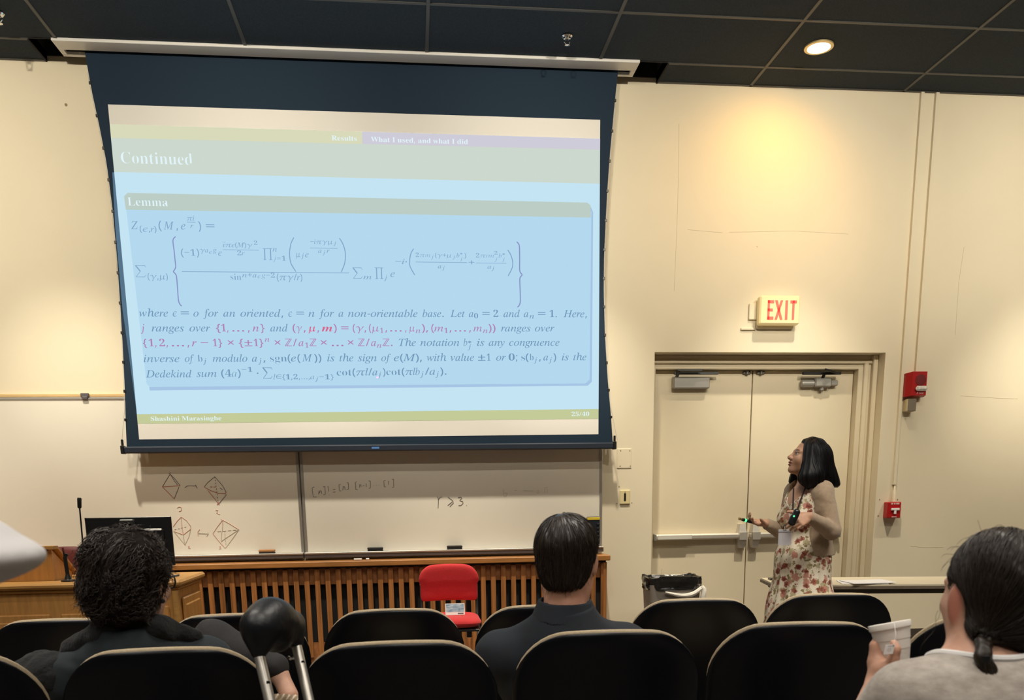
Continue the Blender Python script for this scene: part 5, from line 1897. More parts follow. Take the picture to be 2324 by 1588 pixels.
# dark belt line inside the cardigan and shoes
for q in (-1, 1):
    fs = inter(cone(TW(-.02, q * .078, .035), TW(.11, q * .085, .022), .042, .034), half(TW(0, 0, .07), (0, 0, 1)), .01)
    lo, hi = bbox([TW(-.1, q * .08, 0), TW(.2, q * .08, .1)], .06)
    lo[2] = 0.0
    sdf_obj('shoe', fs, lo, hi, .006, M['black_plastic'], wom)
# hair
fsk = lambda *a: LH(*a)
Rh = RH
hl = [(ell(LH(-.022, 0, .040), np.array([.108, .094, .100]) * .93, Rh), .03),
      (cone(LH(-.045, -.055, .03), at(1846, 1080, 4.90), .060, .056), .04), (cone(LH(.012, -.058, .045), at(1832, 1082, 4.895), .040, .044), .03), (cone(at(1832, 1082, 4.895), at(1836, 1094, 4.895), .040, .030), .03), (cone(LH(-.08, -.02, .01), at(1871, 1078, 4.97), .062, .062), .04),
      (cone(at(1848, 1080, 4.90), at(1852, 1094, 4.90), .050, .040), .03), (cone(at(1872, 1078, 4.96), at(1889, 1092, 4.95), .058, .036), .03), (cone(at(1889, 1092, 4.95), at(1902, 1098, 4.94), .034, .012), .02),
      (cone(LH(-.03, .055, .0), at(1810, 1082, 5.09), .045, .034), .03), (cone(at(1806, 1080, 5.09), at(1801, 1090, 5.09), .032, .026), .02),
      (cone(LH(-.06, .04, .0), at(1850, 1085, 5.08), .055, .05), .04)]
hb = union(hl)
facecut = inter(half(LH(.058, 0, 0), -hfw + .10 * hup), union([ell(LH(.09, 0, -.03), np.array([.11, .115, .135]), Rh)]), .01)


def hair_w(P):
    d = -smin(-hb(P), facecut(P), .012)
    return d + .0022 * np.sin(140 * ((P - HC) @ nrm(np.array([.6, -.8, .15]))) + 2.0 * wob(P, 10, 3))


lo, hi = bbox([HC, at(1905, 1100, 4.93), at(1795, 1100, 5.1), at(1850, 1108, 4.88)], .12)
HAIR = sdf_obj('hair', hair_w, lo, hi, .005, M['hair_black'], wom)
r_ = np.random.default_rng(4)
Vh = []
while len(Vh) < 700:
    p = HC + r_.normal(size=3) * np.array([.08, .08, .08]) + np.array([.02, 0, .06])
    Vh.append(p)
Vh = np.array(Vh)
for _ in range(6):
    g = grad(hair_w, Vh)
    Vh = Vh - g * hair_w(Vh)[:, None]
keep = ((Vh - HC) @ hfw < .045)
strands('hair_strands', hair_w, Vh[keep], lambda P, t: np.tile(np.array([.10 + .35 * max(0, t - .6), -.02, -1.0]), (len(P), 1)), 16, .013, M['hair_black'], HAIR, (0, .003), .0011, .05, 5, fly=.06)
# lanyard with a name badge, and the two small devices she holds
bd = at(1781, 1218, 4.845)
r = empty('name_badge', bd, 'white name badge on a dark lanyard round the standing woman\'s neck', 'name badge')
bod_out = lambda P: np.minimum(np.minimum(drs(P), body(P)), 9)
def onto(P, off=.005):
    P = np.array(P, float)
    for _ in range(8):
        g = grad(bod_out, P)
        P = P - g * (np.maximum(bod_out(P) - off, -1))[:, None] * .8
    return P


for pts in ([(1829, 1108, 4.92), (1815, 1128, 4.88), (1803, 1146, 4.86), (1790, 1170, 4.85), (1782, 1192, 4.85), (1781, 1201, 4.845)],
            [(1806, 1112, 4.99), (1797, 1130, 4.93), (1790, 1150, 4.90), (1783, 1172, 4.87), (1780, 1192, 4.85), (1780, 1201, 4.845)]):
    Pq = np.array([at(*q) for q in pts])
    fr = onto(Pq[:-2], .013)
    Pq[:-2] = fr
    MB().tube(spl(list(Pq), 6), .0042, 6).build('lanyard', mat('lanyard_dark', (0.035, 0.012, 0.012), 0.7), r, True)
vx = nrm(np.array([.80, -.60, 0]))
vy = np.array([0, 0, 1.0])
vn = np.cross(vx, vy)


def plate(c, w, h, t):
    b = MB()
    V = [c + vx * sx * w / 2 + vy * sz * h / 2 + vn * st * t / 2 for sx in (-1, 1) for st in (-1, 1) for sz in (-1, 1)]
    b.add(V, [(0, 1, 3, 2), (4, 6, 7, 5), (0, 4, 5, 1), (2, 3, 7, 6), (0, 2, 6, 4), (1, 5, 7, 3)])
    return b


bc = at(1781, 1219, 4.835)
plate(bc, .072, .088, .003).build('badge_card', mat('badge_white', (0.72, 0.70, 0.76), 0.35), r)
plate(bc + vy * .036 + vn * .003, .072, .010, .003).build('badge_sleeve', mat('badge_sleeve_grey', (0.55, 0.56, 0.62), 0.25), r)
b = MB().tube([bc + vy * .040 + vn * .004, bc + vy * .062 + vn * .002], .0035, 8)
b.tube([bc + vy * .040 - vx * .010 + vn * .004, bc + vy * .040 + vx * .010 + vn * .004], .003, 6)
b.build('clip', M['chrome'], r)
# remote in her right hand
ra, rb = at(1679, 1177, 4.955), at(1716, 1187, 4.975)
r = empty('laser_pointer', (ra + rb) / 2, 'slim black laser pointer with a glowing green ring in the standing woman\'s outstretched hand', 'laser pointer')
ax = nrm(rb - ra)
MB().tube([ra + ax * .012, ra + ax * .02, rb - ax * .01, rb], [.0075, .009, .009, .007], 14).build('barrel', M['black_plastic'], r, True)
MB().tube([ra - ax * .008, ra + ax * .013], .0072, 14).build('tip', mat('brass_tip', (0.75, 0.52, 0.2), 0.25, 0.9), r, True)
MB().tube([ra + ax * .032, ra + ax * .044], .0096, 14).build('green_ring', M['led_green'], r, True)
# device in her left hand
ga, gb = at(1808, 1162, 4.66), at(1799, 1186, 4.66)
r = empty('hand_receiver', (ga + gb) / 2, 'rounded black handheld device with a green light in the standing woman\'s hand near her chest', 'handheld device')
fd = union([cone(ga, gb, .019, .017), cone(ga * .5 + gb * .5 + np.array([-.012, 0, 0]), gb + np.array([-.014, 0, .004]), .014, .012)], .012)
lo, hi = bbox([ga, gb], .05)
sdf_obj('casing', fd, lo, hi, .003, M['black_plastic'], r)
gl = at(1802, 1171, 4.63)
MB().lathe([(0, -.004), (.005, -.003), (.005, .003), (0, .004)], gl, nrm([-.4, -.9, .1]), 10).build('green_light', M['led_green'], r, True)


# ---- seated people seen from behind
def sit_body(C, lean, hipz, sh_w, neck_r, shY, hip, knees, feet, arms, s=1.0):
    pass


def scalp_roots(f, C, n, sel, seed, sc=.09):
    r = np.random.default_rng(seed)
    out = []
    tot = 0
    while tot < n:
        P = C + r.normal(size=(2000, 3)) * sc
        for _ in range(4):
            P = P - grad(f, P) * f(P)[:, None]
        P = P[sel(P)]
        out.append(P)
        tot += len(P)
        if len(out) > 40:
            break
    return np.concatenate(out)[:n]


# man in the navy shirt
MYc = 2.50
HCm = at(1287, 1268, MYc)
man = empty('person', (at(1285, 1500, MYc)[0], 2.58, 0.04), 'seated man with short dark hair and a dark navy shirt, back turned', 'person')
mf = nrm([.36, .93, .02])
fhm, LM, RM = head_prims(HCm, mf, (0.02, 0, 1), 1.04)
zsm = at(1285, 1425, MYc)[2]
ncm0, ncm1 = at(1287, 1305, MYc - .015), at(1283, 1400, MYc - .03)
mc = at(1283, 1420, MYc)
A_ = lambda x, y, z: np.array([mc[0] + x, y, z])
SLm, SRm = A_(-.192, 2.51, zsm - .076), A_(.185, 2.51, zsm - .068)
ELm, ERm = A_(-.235, 2.66, .70), A_(.235, 2.66, .70)
WLm, WRm = A_(-.12, 2.85, .63), A_(.12, 2.85, .63)
tors = [(cone(A_(0, 2.51, zsm - .10), A_(0, 2.57, .60), .120, .125), .08), (ell(A_(0, 2.51, zsm - .14), [.19, .11, .16]), .06), (cone(SLm, SRm, .060), .06), (ell(A_(0, 2.57, .56), [.18, .15, .12]), .05)]
legs = [(cone(A_(q * .09, 2.59, .55), A_(q * .13, 3.01, .55), .085, .062), .03) for q in (-1, 1)] + [(cone(A_(q * .13, 3.01, .55), A_(q * .13, 2.99, .12), .060, .042), .02) for q in (-1, 1)] + [(cone(A_(q * .13, 2.99, .08), A_(q * .14, 3.02, .075), .040, .032), .02) for q in (-1, 1)]
arms = [(cone(SLm, ELm, .050, .042), .02), (cone(ELm, WLm, .042, .028), .01), (cone(SRm, ERm, .050, .042), .02), (cone(ERm, WRm, .042, .028), .01)]
hnd = hand(WLm, (.3, 1, 0), (0, 0, -1.0), (1, 0, 0), 1.05, (.4,) * 4) + hand(WRm, (-.3, 1, 0), (0, 0, -1.0), (-1, 0, 0), 1.05, (.4,) * 4)
bm_ = union([(fhm, .02), (cone(ncm0, ncm1, .060, .066), .03)] + tors + legs + arms + [(union(hnd), .006)])
lo, hi = bbox([HCm, SLm, SRm, ELm, ERm, A_(0, 3.05, 0.06), A_(0, 2.3, 0.5)], .13)
lo[2] = 0.04
skinM = skin_mat('skin_fair_ruddy', (0.52, 0.27, 0.185))
sdf_obj('body', bm_, lo, hi, .0065, skinM, man)
shirt = union([(cone(A_(0, 2.51, zsm - .10), A_(0, 2.575, .56), .136, .138), .08), (ell(A_(0, 2.525, zsm - .14), [.208, .120, .165]), .06), (cone(SLm, SRm, .073), .06), (cone(ncm1 + np.array([0, 0, .04]), ncm1 - np.array([0, 0, .05]), .076, .105), .06),
               (cone(SLm, ELm, .068, .058), .025), (cone(SRm, ERm, .068, .058), .025), (cone(ELm, WLm, .056, .040), .02), (cone(ERm, WRm, .056, .040), .02)])
shirt = cut(shirt, cone(ncm0, ncm1 + np.array([0, 0, .02]), .066, .068), .004)
ctop = at(1285, 1366, MYc - .05)[2]
shirt = inter(shirt, half(np.array([0, 2.50, ctop + .002]), nrm([0, -.25, 1])), .006)
shf = lambda P: shirt(P) + .004 * wob(P, 26, 2) + .0022 * np.sin(60 * (P[:, 2] + .6 * np.abs(P[:, 0] - mc[0]))) * np.clip((zsm - P[:, 2]) * 6, 0, 1)
lo, hi = bbox([SLm, SRm, ELm, ERm, WLm, WRm, A_(0, 2.34, .5), A_(0, 2.4, ctop)], .09)
navy = mat('navy_shirt', (0.003, 0.0065, 0.013), 0.85, noise=0.2, nscale=50)
SHIRT = sdf_obj('shirt', shf, lo, hi, .006, navy, man)
# collar folded over
cc_ = at(1283, 1378, MYc - .03)
col = lambda P: np.maximum(np.abs(np.linalg.norm((P - np.array([cc_[0], 2.48, 0]))[:, :2] * np.array([1.0, 1.0]), axis=1) - (.071 + np.clip((ctop + .005 - P[:, 2]), -.01, .08) * .42)) - .0055,
                           np.abs(P[:, 2] - (ctop - .022) + .10 * (2.48 - P[:, 1])) - .026)
lo, hi = bbox([A_(-.13, 2.35, ctop - .09), A_(.13, 2.63, ctop + .04)], .01)
sdf_obj('collar', col, lo, hi, .004, navy, SHIRT)
trous = union([(f_, .03) for f_ in [cone(A_(q * .09, 2.59, .55), A_(q * .13, 3.01, .55), .100, .075) for q in (-1, 1)] + [cone(A_(q * .13, 3.01, .55), A_(q * .13, 2.99, .14), .073, .060) for q in (-1, 1)] + [ell(A_(0, 2.57, .555), [.195, .165, .105])]])
lo, hi = bbox([A_(-.25, 2.37, .1), A_(.25, 3.0, .68)], .03)
sdf_obj('trousers', trous, lo, hi, .010, mat('dark_trousers', (0.02, 0.02, 0.024), 0.9), man)
for q in (-1, 1):
    fs = inter(cone(A_(q * .13, 2.98, .085), A_(q * .145, 3.04, .075), .046, .038), half((0, 0, .042), (0, 0, -1)), .004)
    lo, hi = bbox([A_(q * .13, 2.95, .05), A_(q * .13, 3.08, .1)], .055)
    sdf_obj('shoe', fs, lo, hi, .008, M['black_plastic'], man)
# short hair
hm = union([(ell(LM(-.016, 0, .038), np.array([.102, .0855, .088]) * 1.04, RM), .03), (ell(LM(-.045, 0, -.025), np.array([.066, .068, .070]) * 1.04, RM), .03)])
hm = cut(hm, half(LM(.052, 0, .0), -mf - .35 * np.array([0, 0, 1.0])), .01)
for q in (-1, 1):
    hm = cut(hm, ell(LM(.012, q * .088, -.03), np.array([.034, .024, .062]) * 1.08, RM), .012)
hm = cut(hm, half(LM(0, 0, -.083), (0, 0, 1.0)), .012)
hmf = lambda P: hm(P) + .0016 * wob(P, 120, 8) + .0012 * np.sin(300 * (P[:, 0] - HCm[0]) + 3 * wob(P, 25, 4))
lo, hi = bbox([HCm], .16)
HAIR = sdf_obj('hair', hmf, lo, hi, .0042, M['hair_brown'], man)
crown = LM(-.03, .01, .13)
rt_ = scalp_roots(hm, HCm, 2600, lambda P: (P[:, 2] > HCm[2] - .07), 11)


def dir_m(P, t):
    d = P - crown
    d[:, 2] -= .06
    side = np.stack([np.ones(len(P)) * .5, np.zeros(len(P)), np.zeros(len(P))], 1)
    return d / (np.linalg.norm(d, axis=1)[:, None] + 1e-6) + side * np.clip((P[:, 2:3] - HCm[2]) * 6, 0, 1)


strands('hair_strands', hm, rt_, dir_m, 9, .0068, M['hair_brown'], HAIR, (.0005, .0045), .0009, .16, 2, fly=.04)

# person with curly hair in the dark teal jacket
CYc = 2.45
HCc = at(300, 1322, CYc)
cur = empty('person', (at(300, 1500, CYc)[0], 2.48, 0.04), 'seated person with thick curly dark hair and a dark teal jacket, back turned', 'person')
cf = nrm([.34, .93, .03])
fhc, LC, RC = head_prims(HCc, cf, (0, 0, 1), 1.04)
ccx = at(300, 1440, CYc)
zsc = at(300, 1452, CYc)[2]
Bc = lambda x, y, z: np.array([ccx[0] + x, y, z])
SLc, SRc = Bc(-.175, 2.45, zsc - .105), Bc(.175, 2.51, zsc - .085)
ELc, ERc = Bc(-.26, 2.49, .70), Bc(.25, 2.59, .68)
WLc, WRc = Bc(-.16, 2.73, .66), Bc(.10, 2.81, .68)
nc0, nc1 = at(293, 1375, CYc - .01), at(297, 1440, CYc - .01)
kneeL, kneeR = at(484, 1452, 2.80), Bc(.16, 2.99, .56)
ank = at(634, 1530, 2.70)
torsc = [(cone(Bc(0, 2.49, zsc - .10), Bc(0, 2.54, .58), .118, .125), .08), (ell(Bc(0, 2.48, zsc - .14), [.19, .11, .15]), .06), (cone(SLc, SRc, .056), .06), (ell(Bc(0, 2.55, .56), [.175, .15, .12]), .05)]
legc = [(cone(Bc(.06, 2.57, .56), kneeL, .074, .048), .03), (cone(kneeL, ank, .044, .026), .02), (cone(Bc(.09, 2.57, .55), kneeR, .082, .062), .03), (cone(kneeR, Bc(.16, 2.97, .10), .060, .04), .02), (cone(Bc(.16, 2.95, .08), Bc(.17, 3.0, .075), .04, .032), .02),
        (cone(ank, ank + np.array([.030, -.03, -.06]), .027, .028), .015)]
armc = [(cone(SLc, ELc, .050, .042), .02), (cone(ELc, WLc, .042, .028), .01), (cone(SRc, ERc, .050, .042), .02), (cone(ERc, WRc, .042, .028), .01)]
hndc = hand(WLc, (.4, 1, 0), (0, 0, -1.0), (1, 0, 0), 1.0, (.4,) * 4) + hand(WRc, (-.2, 1, .1), (0, 0, -1.0), (-1, 0, 0), 1.0, (.4,) * 4)
bc_ = union([(fhc, .02), (cone(nc0, nc1, .056, .062), .03)] + torsc + legc + armc + [(union(hndc), .006)])
lo, hi = bbox([HCc, SLc, SRc, ELc, ERc, kneeL, kneeR, ank, Bc(0, 3.02, .06), Bc(0, 2.3, .5)], .13)
lo[2] = .04
sdf_obj('body', bc_, lo, hi, .0068, skin_mat('skin_light', (0.55, 0.32, 0.23)), cur)
jk = union([(cone(Bc(0, 2.49, zsc - .10), Bc(0, 2.54, .55), .136, .140), .08), (ell(Bc(0, 2.49, zsc - .14), [.212, .122, .160]), .06), (cone(SLc, SRc, .074), .06), (cone(nc1 + np.array([0, 0, .03]), nc1 - np.array([0, 0, .05]), .085, .115), .06),
            (cone(SLc, ELc, .076, .066), .025), (cone(SRc, ERc, .074, .062), .025), (cone(ELc, WLc, .064, .046), .02), (cone(ERc, WRc, .060, .044), .02)])
jk = cut(jk, cone(nc0, nc1 + np.array([0, 0, .02]), .066, .070), .005)
jt = at(297, 1404, CYc - .05)[2]
jk = inter(jk, half(np.array([0, 2.48, jt]), nrm([0, -.2, 1])), .008)
jkf = lambda P: jk(P) + .006 * wob(P, 22, 12) + .003 * wob(P, 55, 13)
lo, hi = bbox([SLc, SRc, ELc, ERc, WLc, WRc, Bc(0, 2.32, .5), Bc(0, 2.4, jt)], .10)
teal = mat('dark_teal_jacket', (0.004, 0.010, 0.014), 0.85, noise=0.3, nscale=40)
JACKET = sdf_obj('jacket', jkf, lo, hi, .0062, teal, cur)
# thick folded scarf-like collar and a dark fleece bundled over the left arm
colc = union([(cone(Bc(-.16, 2.47, zsc - .03), Bc(-.05, 2.405, jt - .035), .040, .036), .03), (cone(Bc(-.05, 2.405, jt - .035), Bc(.075, 2.415, jt - .030), .036, .034), .03), (cone(Bc(.075, 2.415, jt - .03), Bc(.150, 2.49, zsc - .004), .034, .028), .03)])
ccf = lambda P: colc(P) + .005 * wob(P, 60, 21) + .003 * wob(P, 140, 22)
lo, hi = bbox([Bc(-.22, 2.35, zsc - .1), Bc(.2, 2.55, jt + .03)], .03)
fleece = mat('black_fleece', (0.004, 0.0045, 0.0055), 0.95, noise=0.3, nscale=60, sheen=0.05, bump=0.4, bscale=120)
sdf_obj('collar', ccf, lo, hi, .0055, fleece, JACKET)
slf = union([(cone(Bc(-.205, 2.43, zsc - .085), Bc(-.255, 2.46, .80), .060, .075), .04), (cone(Bc(-.255, 2.46, .80), Bc(-.275, 2.50, .64), .075, .08), .04)])
slff = lambda P: slf(P) + .010 * wob(P, 45, 31) + .005 * wob(P, 110, 32)
lo, hi = bbox([Bc(-.34, 2.33, .58), Bc(-.12, 2.57, zsc)], .05)
sdf_obj('fleece_sleeve', slff, lo, hi, .006, fleece, JACKET)
trc = union([(f_, .03) for f_ in [cone(Bc(.06, 2.57, .56), kneeL, .090, .060), cone(kneeL, ank + np.array([-.014, .010, .022]), .060, .044), cone(Bc(.09, 2.57, .55), kneeR, .098, .075), cone(kneeR, Bc(.16, 2.97, .14), .073, .060), ell(Bc(0, 2.55, .555), [.19, .165, .105])]])
trcf = lambda P: trc(P) + .004 * wob(P, 30, 41) + .002 * np.sin(70 * (P[:, 0] + P[:, 2]))
lo, hi = bbox([Bc(-.22, 2.35, .1), Bc(.25, 3.0, .62), kneeL, ank], .09)
sdf_obj('trousers', trcf, lo, hi, .008, mat('charcoal_trousers', (0.015, 0.014, 0.015), 0.9, noise=0.2, nscale=60), cur)
fs = inter(cone(Bc(.16, 2.94, .085), Bc(.175, 3.02, .075), .046, .038), half((0, 0, .042), (0, 0, -1)), .004)
lo, hi = bbox([Bc(.16, 2.91, .05), Bc(.16, 3.06, .1)], .055)
sdf_obj('shoe', fs, lo, hi, .008, M['black_plastic'], cur)
sh0 = ank + np.array([.018, -.022, -.046])
fs = union([cone(sh0, sh0 + np.array([.07, -.05, -.03]), .036, .032), cone(sh0 + np.array([-.02, .0, -.02]), sh0 + np.array([.0, 0, -.03]), .034, .032)], .02)
shf2 = lambda P: fs(P) + .003 * np.sin(420 * ((P - sh0) @ nrm([.6, -.4, -.6])))
lo, hi = bbox([sh0 - .06, sh0 + np.array([.1, -.1, -.08])], .045)
sdf_obj('shoe', shf2, lo, hi, .004, mat('pale_knit_shoe', (0.62, 0.50, 0.38), 0.8, noise=.15, nscale=80), cur)
# curls
hc = union([(ell(LC(-.022, 0, .048), np.array([.108, .100, .098]), RC), .03), (ell(LC(-.05, 0, -.03), np.array([.080, .084, .082]), RC), .04), (ell(LC(-.04, -.035, -.01), np.array([.08, .066, .08]), RC), .03)])
hc = cut(hc, half(LC(.060, 0, .0), -cf - .15 * np.array([0, 0, 1.0])), .012)
hc = cut(hc, ell(LC(.03, .10, -.075), np.array([.045, .036, .042]), RC), .012)
hcf = lambda P: hc(P) + .0085 * wob(P, 48, 51) + .005 * wob(P, 105, 52)
lo, hi = bbox([HCc], .19)
HAIR = sdf_obj('hair', hcf, lo, hi, .0048, mat('hair_curly_shade', (0.010, 0.007, 0.006), 0.85, spec=0.1), cur)
rt_ = scalp_roots(hc, HCc + np.array([0, 0, .02]), 2600, lambda P: P[:, 2] > HCc[2] - .09, 13, .10)
cr_c = LC(-.03, 0, .16)


def dir_c(P, t):
    d = P - cr_c
    d = d / (np.linalg.norm(d, axis=1)[:, None] + 1e-6)
    n_ = np.stack([wob(P, 38, 61), wob(P, 38, 62), wob(P, 38, 63)], 1)
    return d * .6 + n_ * 1.5


strands('hair_strands', hc, rt_, dir_c, 14, .0055, M['hair_curly'], HAIR, (.004, .016), .0010, .55, 6, fly=.12)
# glasses: the right temple arm and rim show beside the hair
b = MB()
for q in (-1, 1):
    b.tube([LC(-.01, q * .082, .012), LC(.05, q * .080, .010), LC(.100, q * .070, .008)], .0028, 6)
    rim = [LC(.104 - .012 * abs(math.cos(a)), q * (.036 + .027 * math.cos(a)), -.006 + .022 * math.sin(a)) for a in np.linspace(0, 2 * PI, 21)]
    b.tube(rim, .0025, 6, False)
b.tube([LC(.108, -.010, .004), LC(.112, 0, .008), LC(.108, .010, .004)], .0025, 6)
b.build('glasses', M['black_plastic'], cur, True)
pe = LC(-.006, .088, -.046)
MB().lathe([(0, -.007), (.006, -.004), (.007, 0), (.006, .004), (0, .007)], pe, (0, 0, 1), 10).build('earring', M['black_plastic'], cur, True)

# person with the braid at the right, holding a foam cup
GY = 1.44
HCg = at(2248, 1350, GY)
grl = empty('person', (at(2240, 1588, 1.38)[0], 1.40, 0.05), 'seated person with a dark braid and heather grey shirt, holding up a cup', 'person')
gf = nrm([.02, 1.0, .02])
fhg, LG, RG = head_prims(HCg, gf, (0, 0, 1), .88)
gcx = at(2225, 1500, GY - .04)
zsg = at(2100, 1515, GY - .04)[2]
Gc = lambda x, y, z: np.array([gcx[0] + x, y, z])
SLg, SRg = Gc(-.135, 1.40, zsg - .055), Gc(.165, 1.36, zsg - .03)
CUP = at(2021, 1462, 1.66)
WLg = at(1996, 1548, 1.645)
ELg, ERg = Gc(-.22, 1.46, .74), Gc(.23, 1.42, .72)
WRg = Gc(.10, 1.66, .72)
ng0, ng1 = at(2235, 1405, GY - .01), at(2226, 1490, GY - .035)
torsg = [(cone(Gc(0, 1.39, zsg - .10), Gc(0, 1.38, .60), .105, .120), .07), (ell(Gc(0, 1.385, zsg - .13), [.165, .095, .14]), .06), (cone(SLg, SRg, .048), .05), (ell(Gc(0, 1.40, .56), [.165, .14, .11]), .05)]
legg = [(cone(Gc(q * .09, 1.42, .55), Gc(q * .10, 1.84, .56), .080, .060), .03) for q in (-1, 1)] + [(cone(Gc(q * .10, 1.84, .56), Gc(q * .10, 1.82, .12), .058, .040), .02) for q in (-1, 1)] + [(cone(Gc(q * .10, 1.80, .085), Gc(q * .11, 1.92, .08), .038, .03), .02) for q in (-1, 1)]
armg = [(cone(SLg, ELg, .044, .037), .02), (cone(ELg, WLg, .037, .026), .01), (cone(SRg, ERg, .044, .037), .02), (cone(ERg, WRg, .037, .026), .01)]
cdir = nrm(at(2034, 1500, 1.66) - at(2018, 1412, 1.66))      # cup axis, rim to base
# left hand wraps the cup: fingers behind and left, thumb on the near side
V_ = nrm(CUP - np.array([0, 0, CAM_H]))
cr_ = nrm(np.cross(V_, [0, 0, 1.0]))                          # to the right in view
hg = []
wr = WLg
k0 = at(1990, 1506, 1.66)
hg.append((cone(wr, at(2003, 1518, 1.645), .024, .022), .012))
hg.append((cone(wr, k0, .022, .016), .014))
th = [at(2013, 1520, 1.622), at(2028, 1496, 1.607), at(2032, 1474, 1.605), at(2029, 1459, 1.610)]
for (p, q), (ra_, rb_) in zip(zip(th[:-1], th[1:]), ((.0125, .0105), (.0105, .0098), (.0098, .0078))):
    hg.append((cone(p, q, ra_, rb_), .006))
hg.append((cone(at(2004, 1520, 1.635), th[0], .018, .014), .012))
for k, (sy, r0) in enumerate(((1452, .0088), (1470, .0092), (1488, .0090), (1505, .0080))):
    kk = at(1985 + k * 3, sy + 12, 1.665)
    m1 = at(1992 + k * 4, sy - 4 + k, 1.725 - k * .003)
    m2 = at(2028 + k * 2, sy - 2, 1.722 - k * .006)
    m3 = at(2056 - k * 1, sy + 10, 1.690 - k * .006)
    hg += [(cone(k0 + (kk - k0) * .3, kk, .014, r0 + .001), .010), (cone(kk, m1, r0 + .001, r0), .005), (cone(m1, m2, r0, r0 - .0005), .005), (cone(m2, m3, r0 - .0005, r0 - .002), .005)]
hrg = hand(WRg, (-.3, 1, 0), (0, 0, -1.0), (-1, 0, 0), .95, (.4,) * 4)
earf, earr = nrm(gf - .25 * np.array([1.0, 0, 0])), None
EG = np.array([earf, nrm(np.cross(earf, [0, 0, 1.0])), [0, 0, 1.0]])
bg_ = union([(fhg, .02), (ell(LG(-.016, -.079, -.010), [.018, .0085, .030], EG), .006), (cone(ng0, ng1, .049, .054), .03)] + torsg + legg + armg + [(union(hg), .008), (union(hrg), .006)])
lo, hi = bbox([HCg, SLg, SRg, ELg, ERg, WLg, CUP, Gc(0, 1.94, .06), Gc(0, 1.25, .5)], .13)
lo[2] = .05
gb_ = np.array(grl.location)
skinG = skin_mat('skin_fair', (0.56, 0.31, 0.215), [(tuple(LG(-.018, -.082, -.012) - gb_), np.eye(3), (.026, .016, .040), (0.52, 0.20, 0.14))])
sdf_obj('body', bg_, lo, hi, .0046, skinG, grl)
tee = union([(cone(Gc(0, 1.39, zsg - .10), Gc(0, 1.38, .56), .120, .140), .07), (ell(Gc(0, 1.382, zsg - .125), [.178, .112, .142]), .06), (cone(SLg, SRg, .062), .05), (cone(ng1 - np.array([0, 0, .055]), ng1 - np.array([0, 0, .085]), .060, .10), .04),
             (cone(SLg, SLg * .35 + ELg * .65, .064, .066), .025), (cone(SRg, SRg * .35 + ERg * .65, .064, .066), .025)])
NK = ng1 + np.array([.004, .008, 0])
zn = at(2215, 1545, GY - .10)[2]
tee = cut(tee, inter(half(np.array([NK[0], NK[1], zn + .016]), nrm([0, -.30, -1.0])), lambda P: np.linalg.norm((P - NK)[:, :2], axis=1) - .082, .004), .005)
teef = lambda P: tee(P) + .0035 * wob(P, 24, 71) + .0015 * wob(P, 70, 72)
lo, hi = bbox([SLg, SRg, ELg, ERg, Gc(0, 1.25, .5), ng1], .10)
hgm = mat('heather_grey_jersey', (0.42, 0.375, 0.33), 0.9, col2=(0.25, 0.215, 0.185), nscale=26, noise=.06, stretch=(1, 1, 2.2), sheen=0.2, bump=0.12, bscale=300)
TEE = sdf_obj('shirt', teef, lo, hi, .0048, hgm, grl)
# white neck binding follows the neckline
ring = np.array([NK + np.array([.084 * math.cos(a), .084 * math.sin(a), .06]) for a in np.linspace(0, 2 * PI, 72)])
done = np.zeros(len(ring), bool)
for _ in range(140):
    done |= tee(ring) < .0005
    ring[~done, 2] -= .001
for _ in range(4):
    ring[:, 2] = (np.roll(ring[:, 2], 1) + ring[:, 2] * 2 + np.roll(ring[:, 2], -1)) / 4
ring[-1] = ring[0]
b = MB()
b.tube(list(ring), .0068, 8, False)
b.build('neck_binding', mat('white_binding', (0.74, 0.72, 0.70), 0.85), TEE, True)
ch = []
for a in np.linspace(0, 2 * PI, 50):
    d_ = np.array([math.cos(a), math.sin(a), 0])
    c_ = ng0 * .16 + ng1 * .84
    ch.append(c_ + d_ * .0545 + np.array([0, 0, .014 * math.sin(a) + .003 * math.cos(a) + .002]))
MB().tube(ch, .0026, 8, False).build('choker', M['black_plastic'], grl, True)
MB().lathe([(0, -.003), (.0035, 0), (0, .003)], ng1 + np.array([.045, -.040, .012]), (0, 0, 1), 10).build('necklace_bead', mat('gold_bead', (0.7, 0.5, 0.25), .25, .9), grl, True)
jng = union([(f_, .03) for f_ in [cone(Gc(q * .09, 1.42, .55), Gc(q * .10, 1.84, .56), .095, .073) for q in (-1, 1)] + [cone(Gc(q * .10, 1.84, .56), Gc(q * .10, 1.82, .14), .071, .058) for q in (-1, 1)] + [ell(Gc(0, 1.40, .555), [.18, .155, .10])]])
lo, hi = bbox([Gc(-.22, 1.22, .1), Gc(.22, 1.92, .68)], .03)
sdf_obj('trousers', jng, lo, hi, .011, mat('denim_dark', (0.03, 0.04, 0.07), 0.9), grl)
for q in (-1, 1):
    fs = inter(cone(Gc(q * .10, 1.79, .095), Gc(q * .115, 1.94, .085), .044, .036), half((0, 0, .052), (0, 0, -1)), .004)
    lo, hi = bbox([Gc(q * .10, 1.76, .06), Gc(q * .11, 1.98, .11)], .055)
    sdf_obj('shoe', fs, lo, hi, .009, M['black_plastic'], grl)
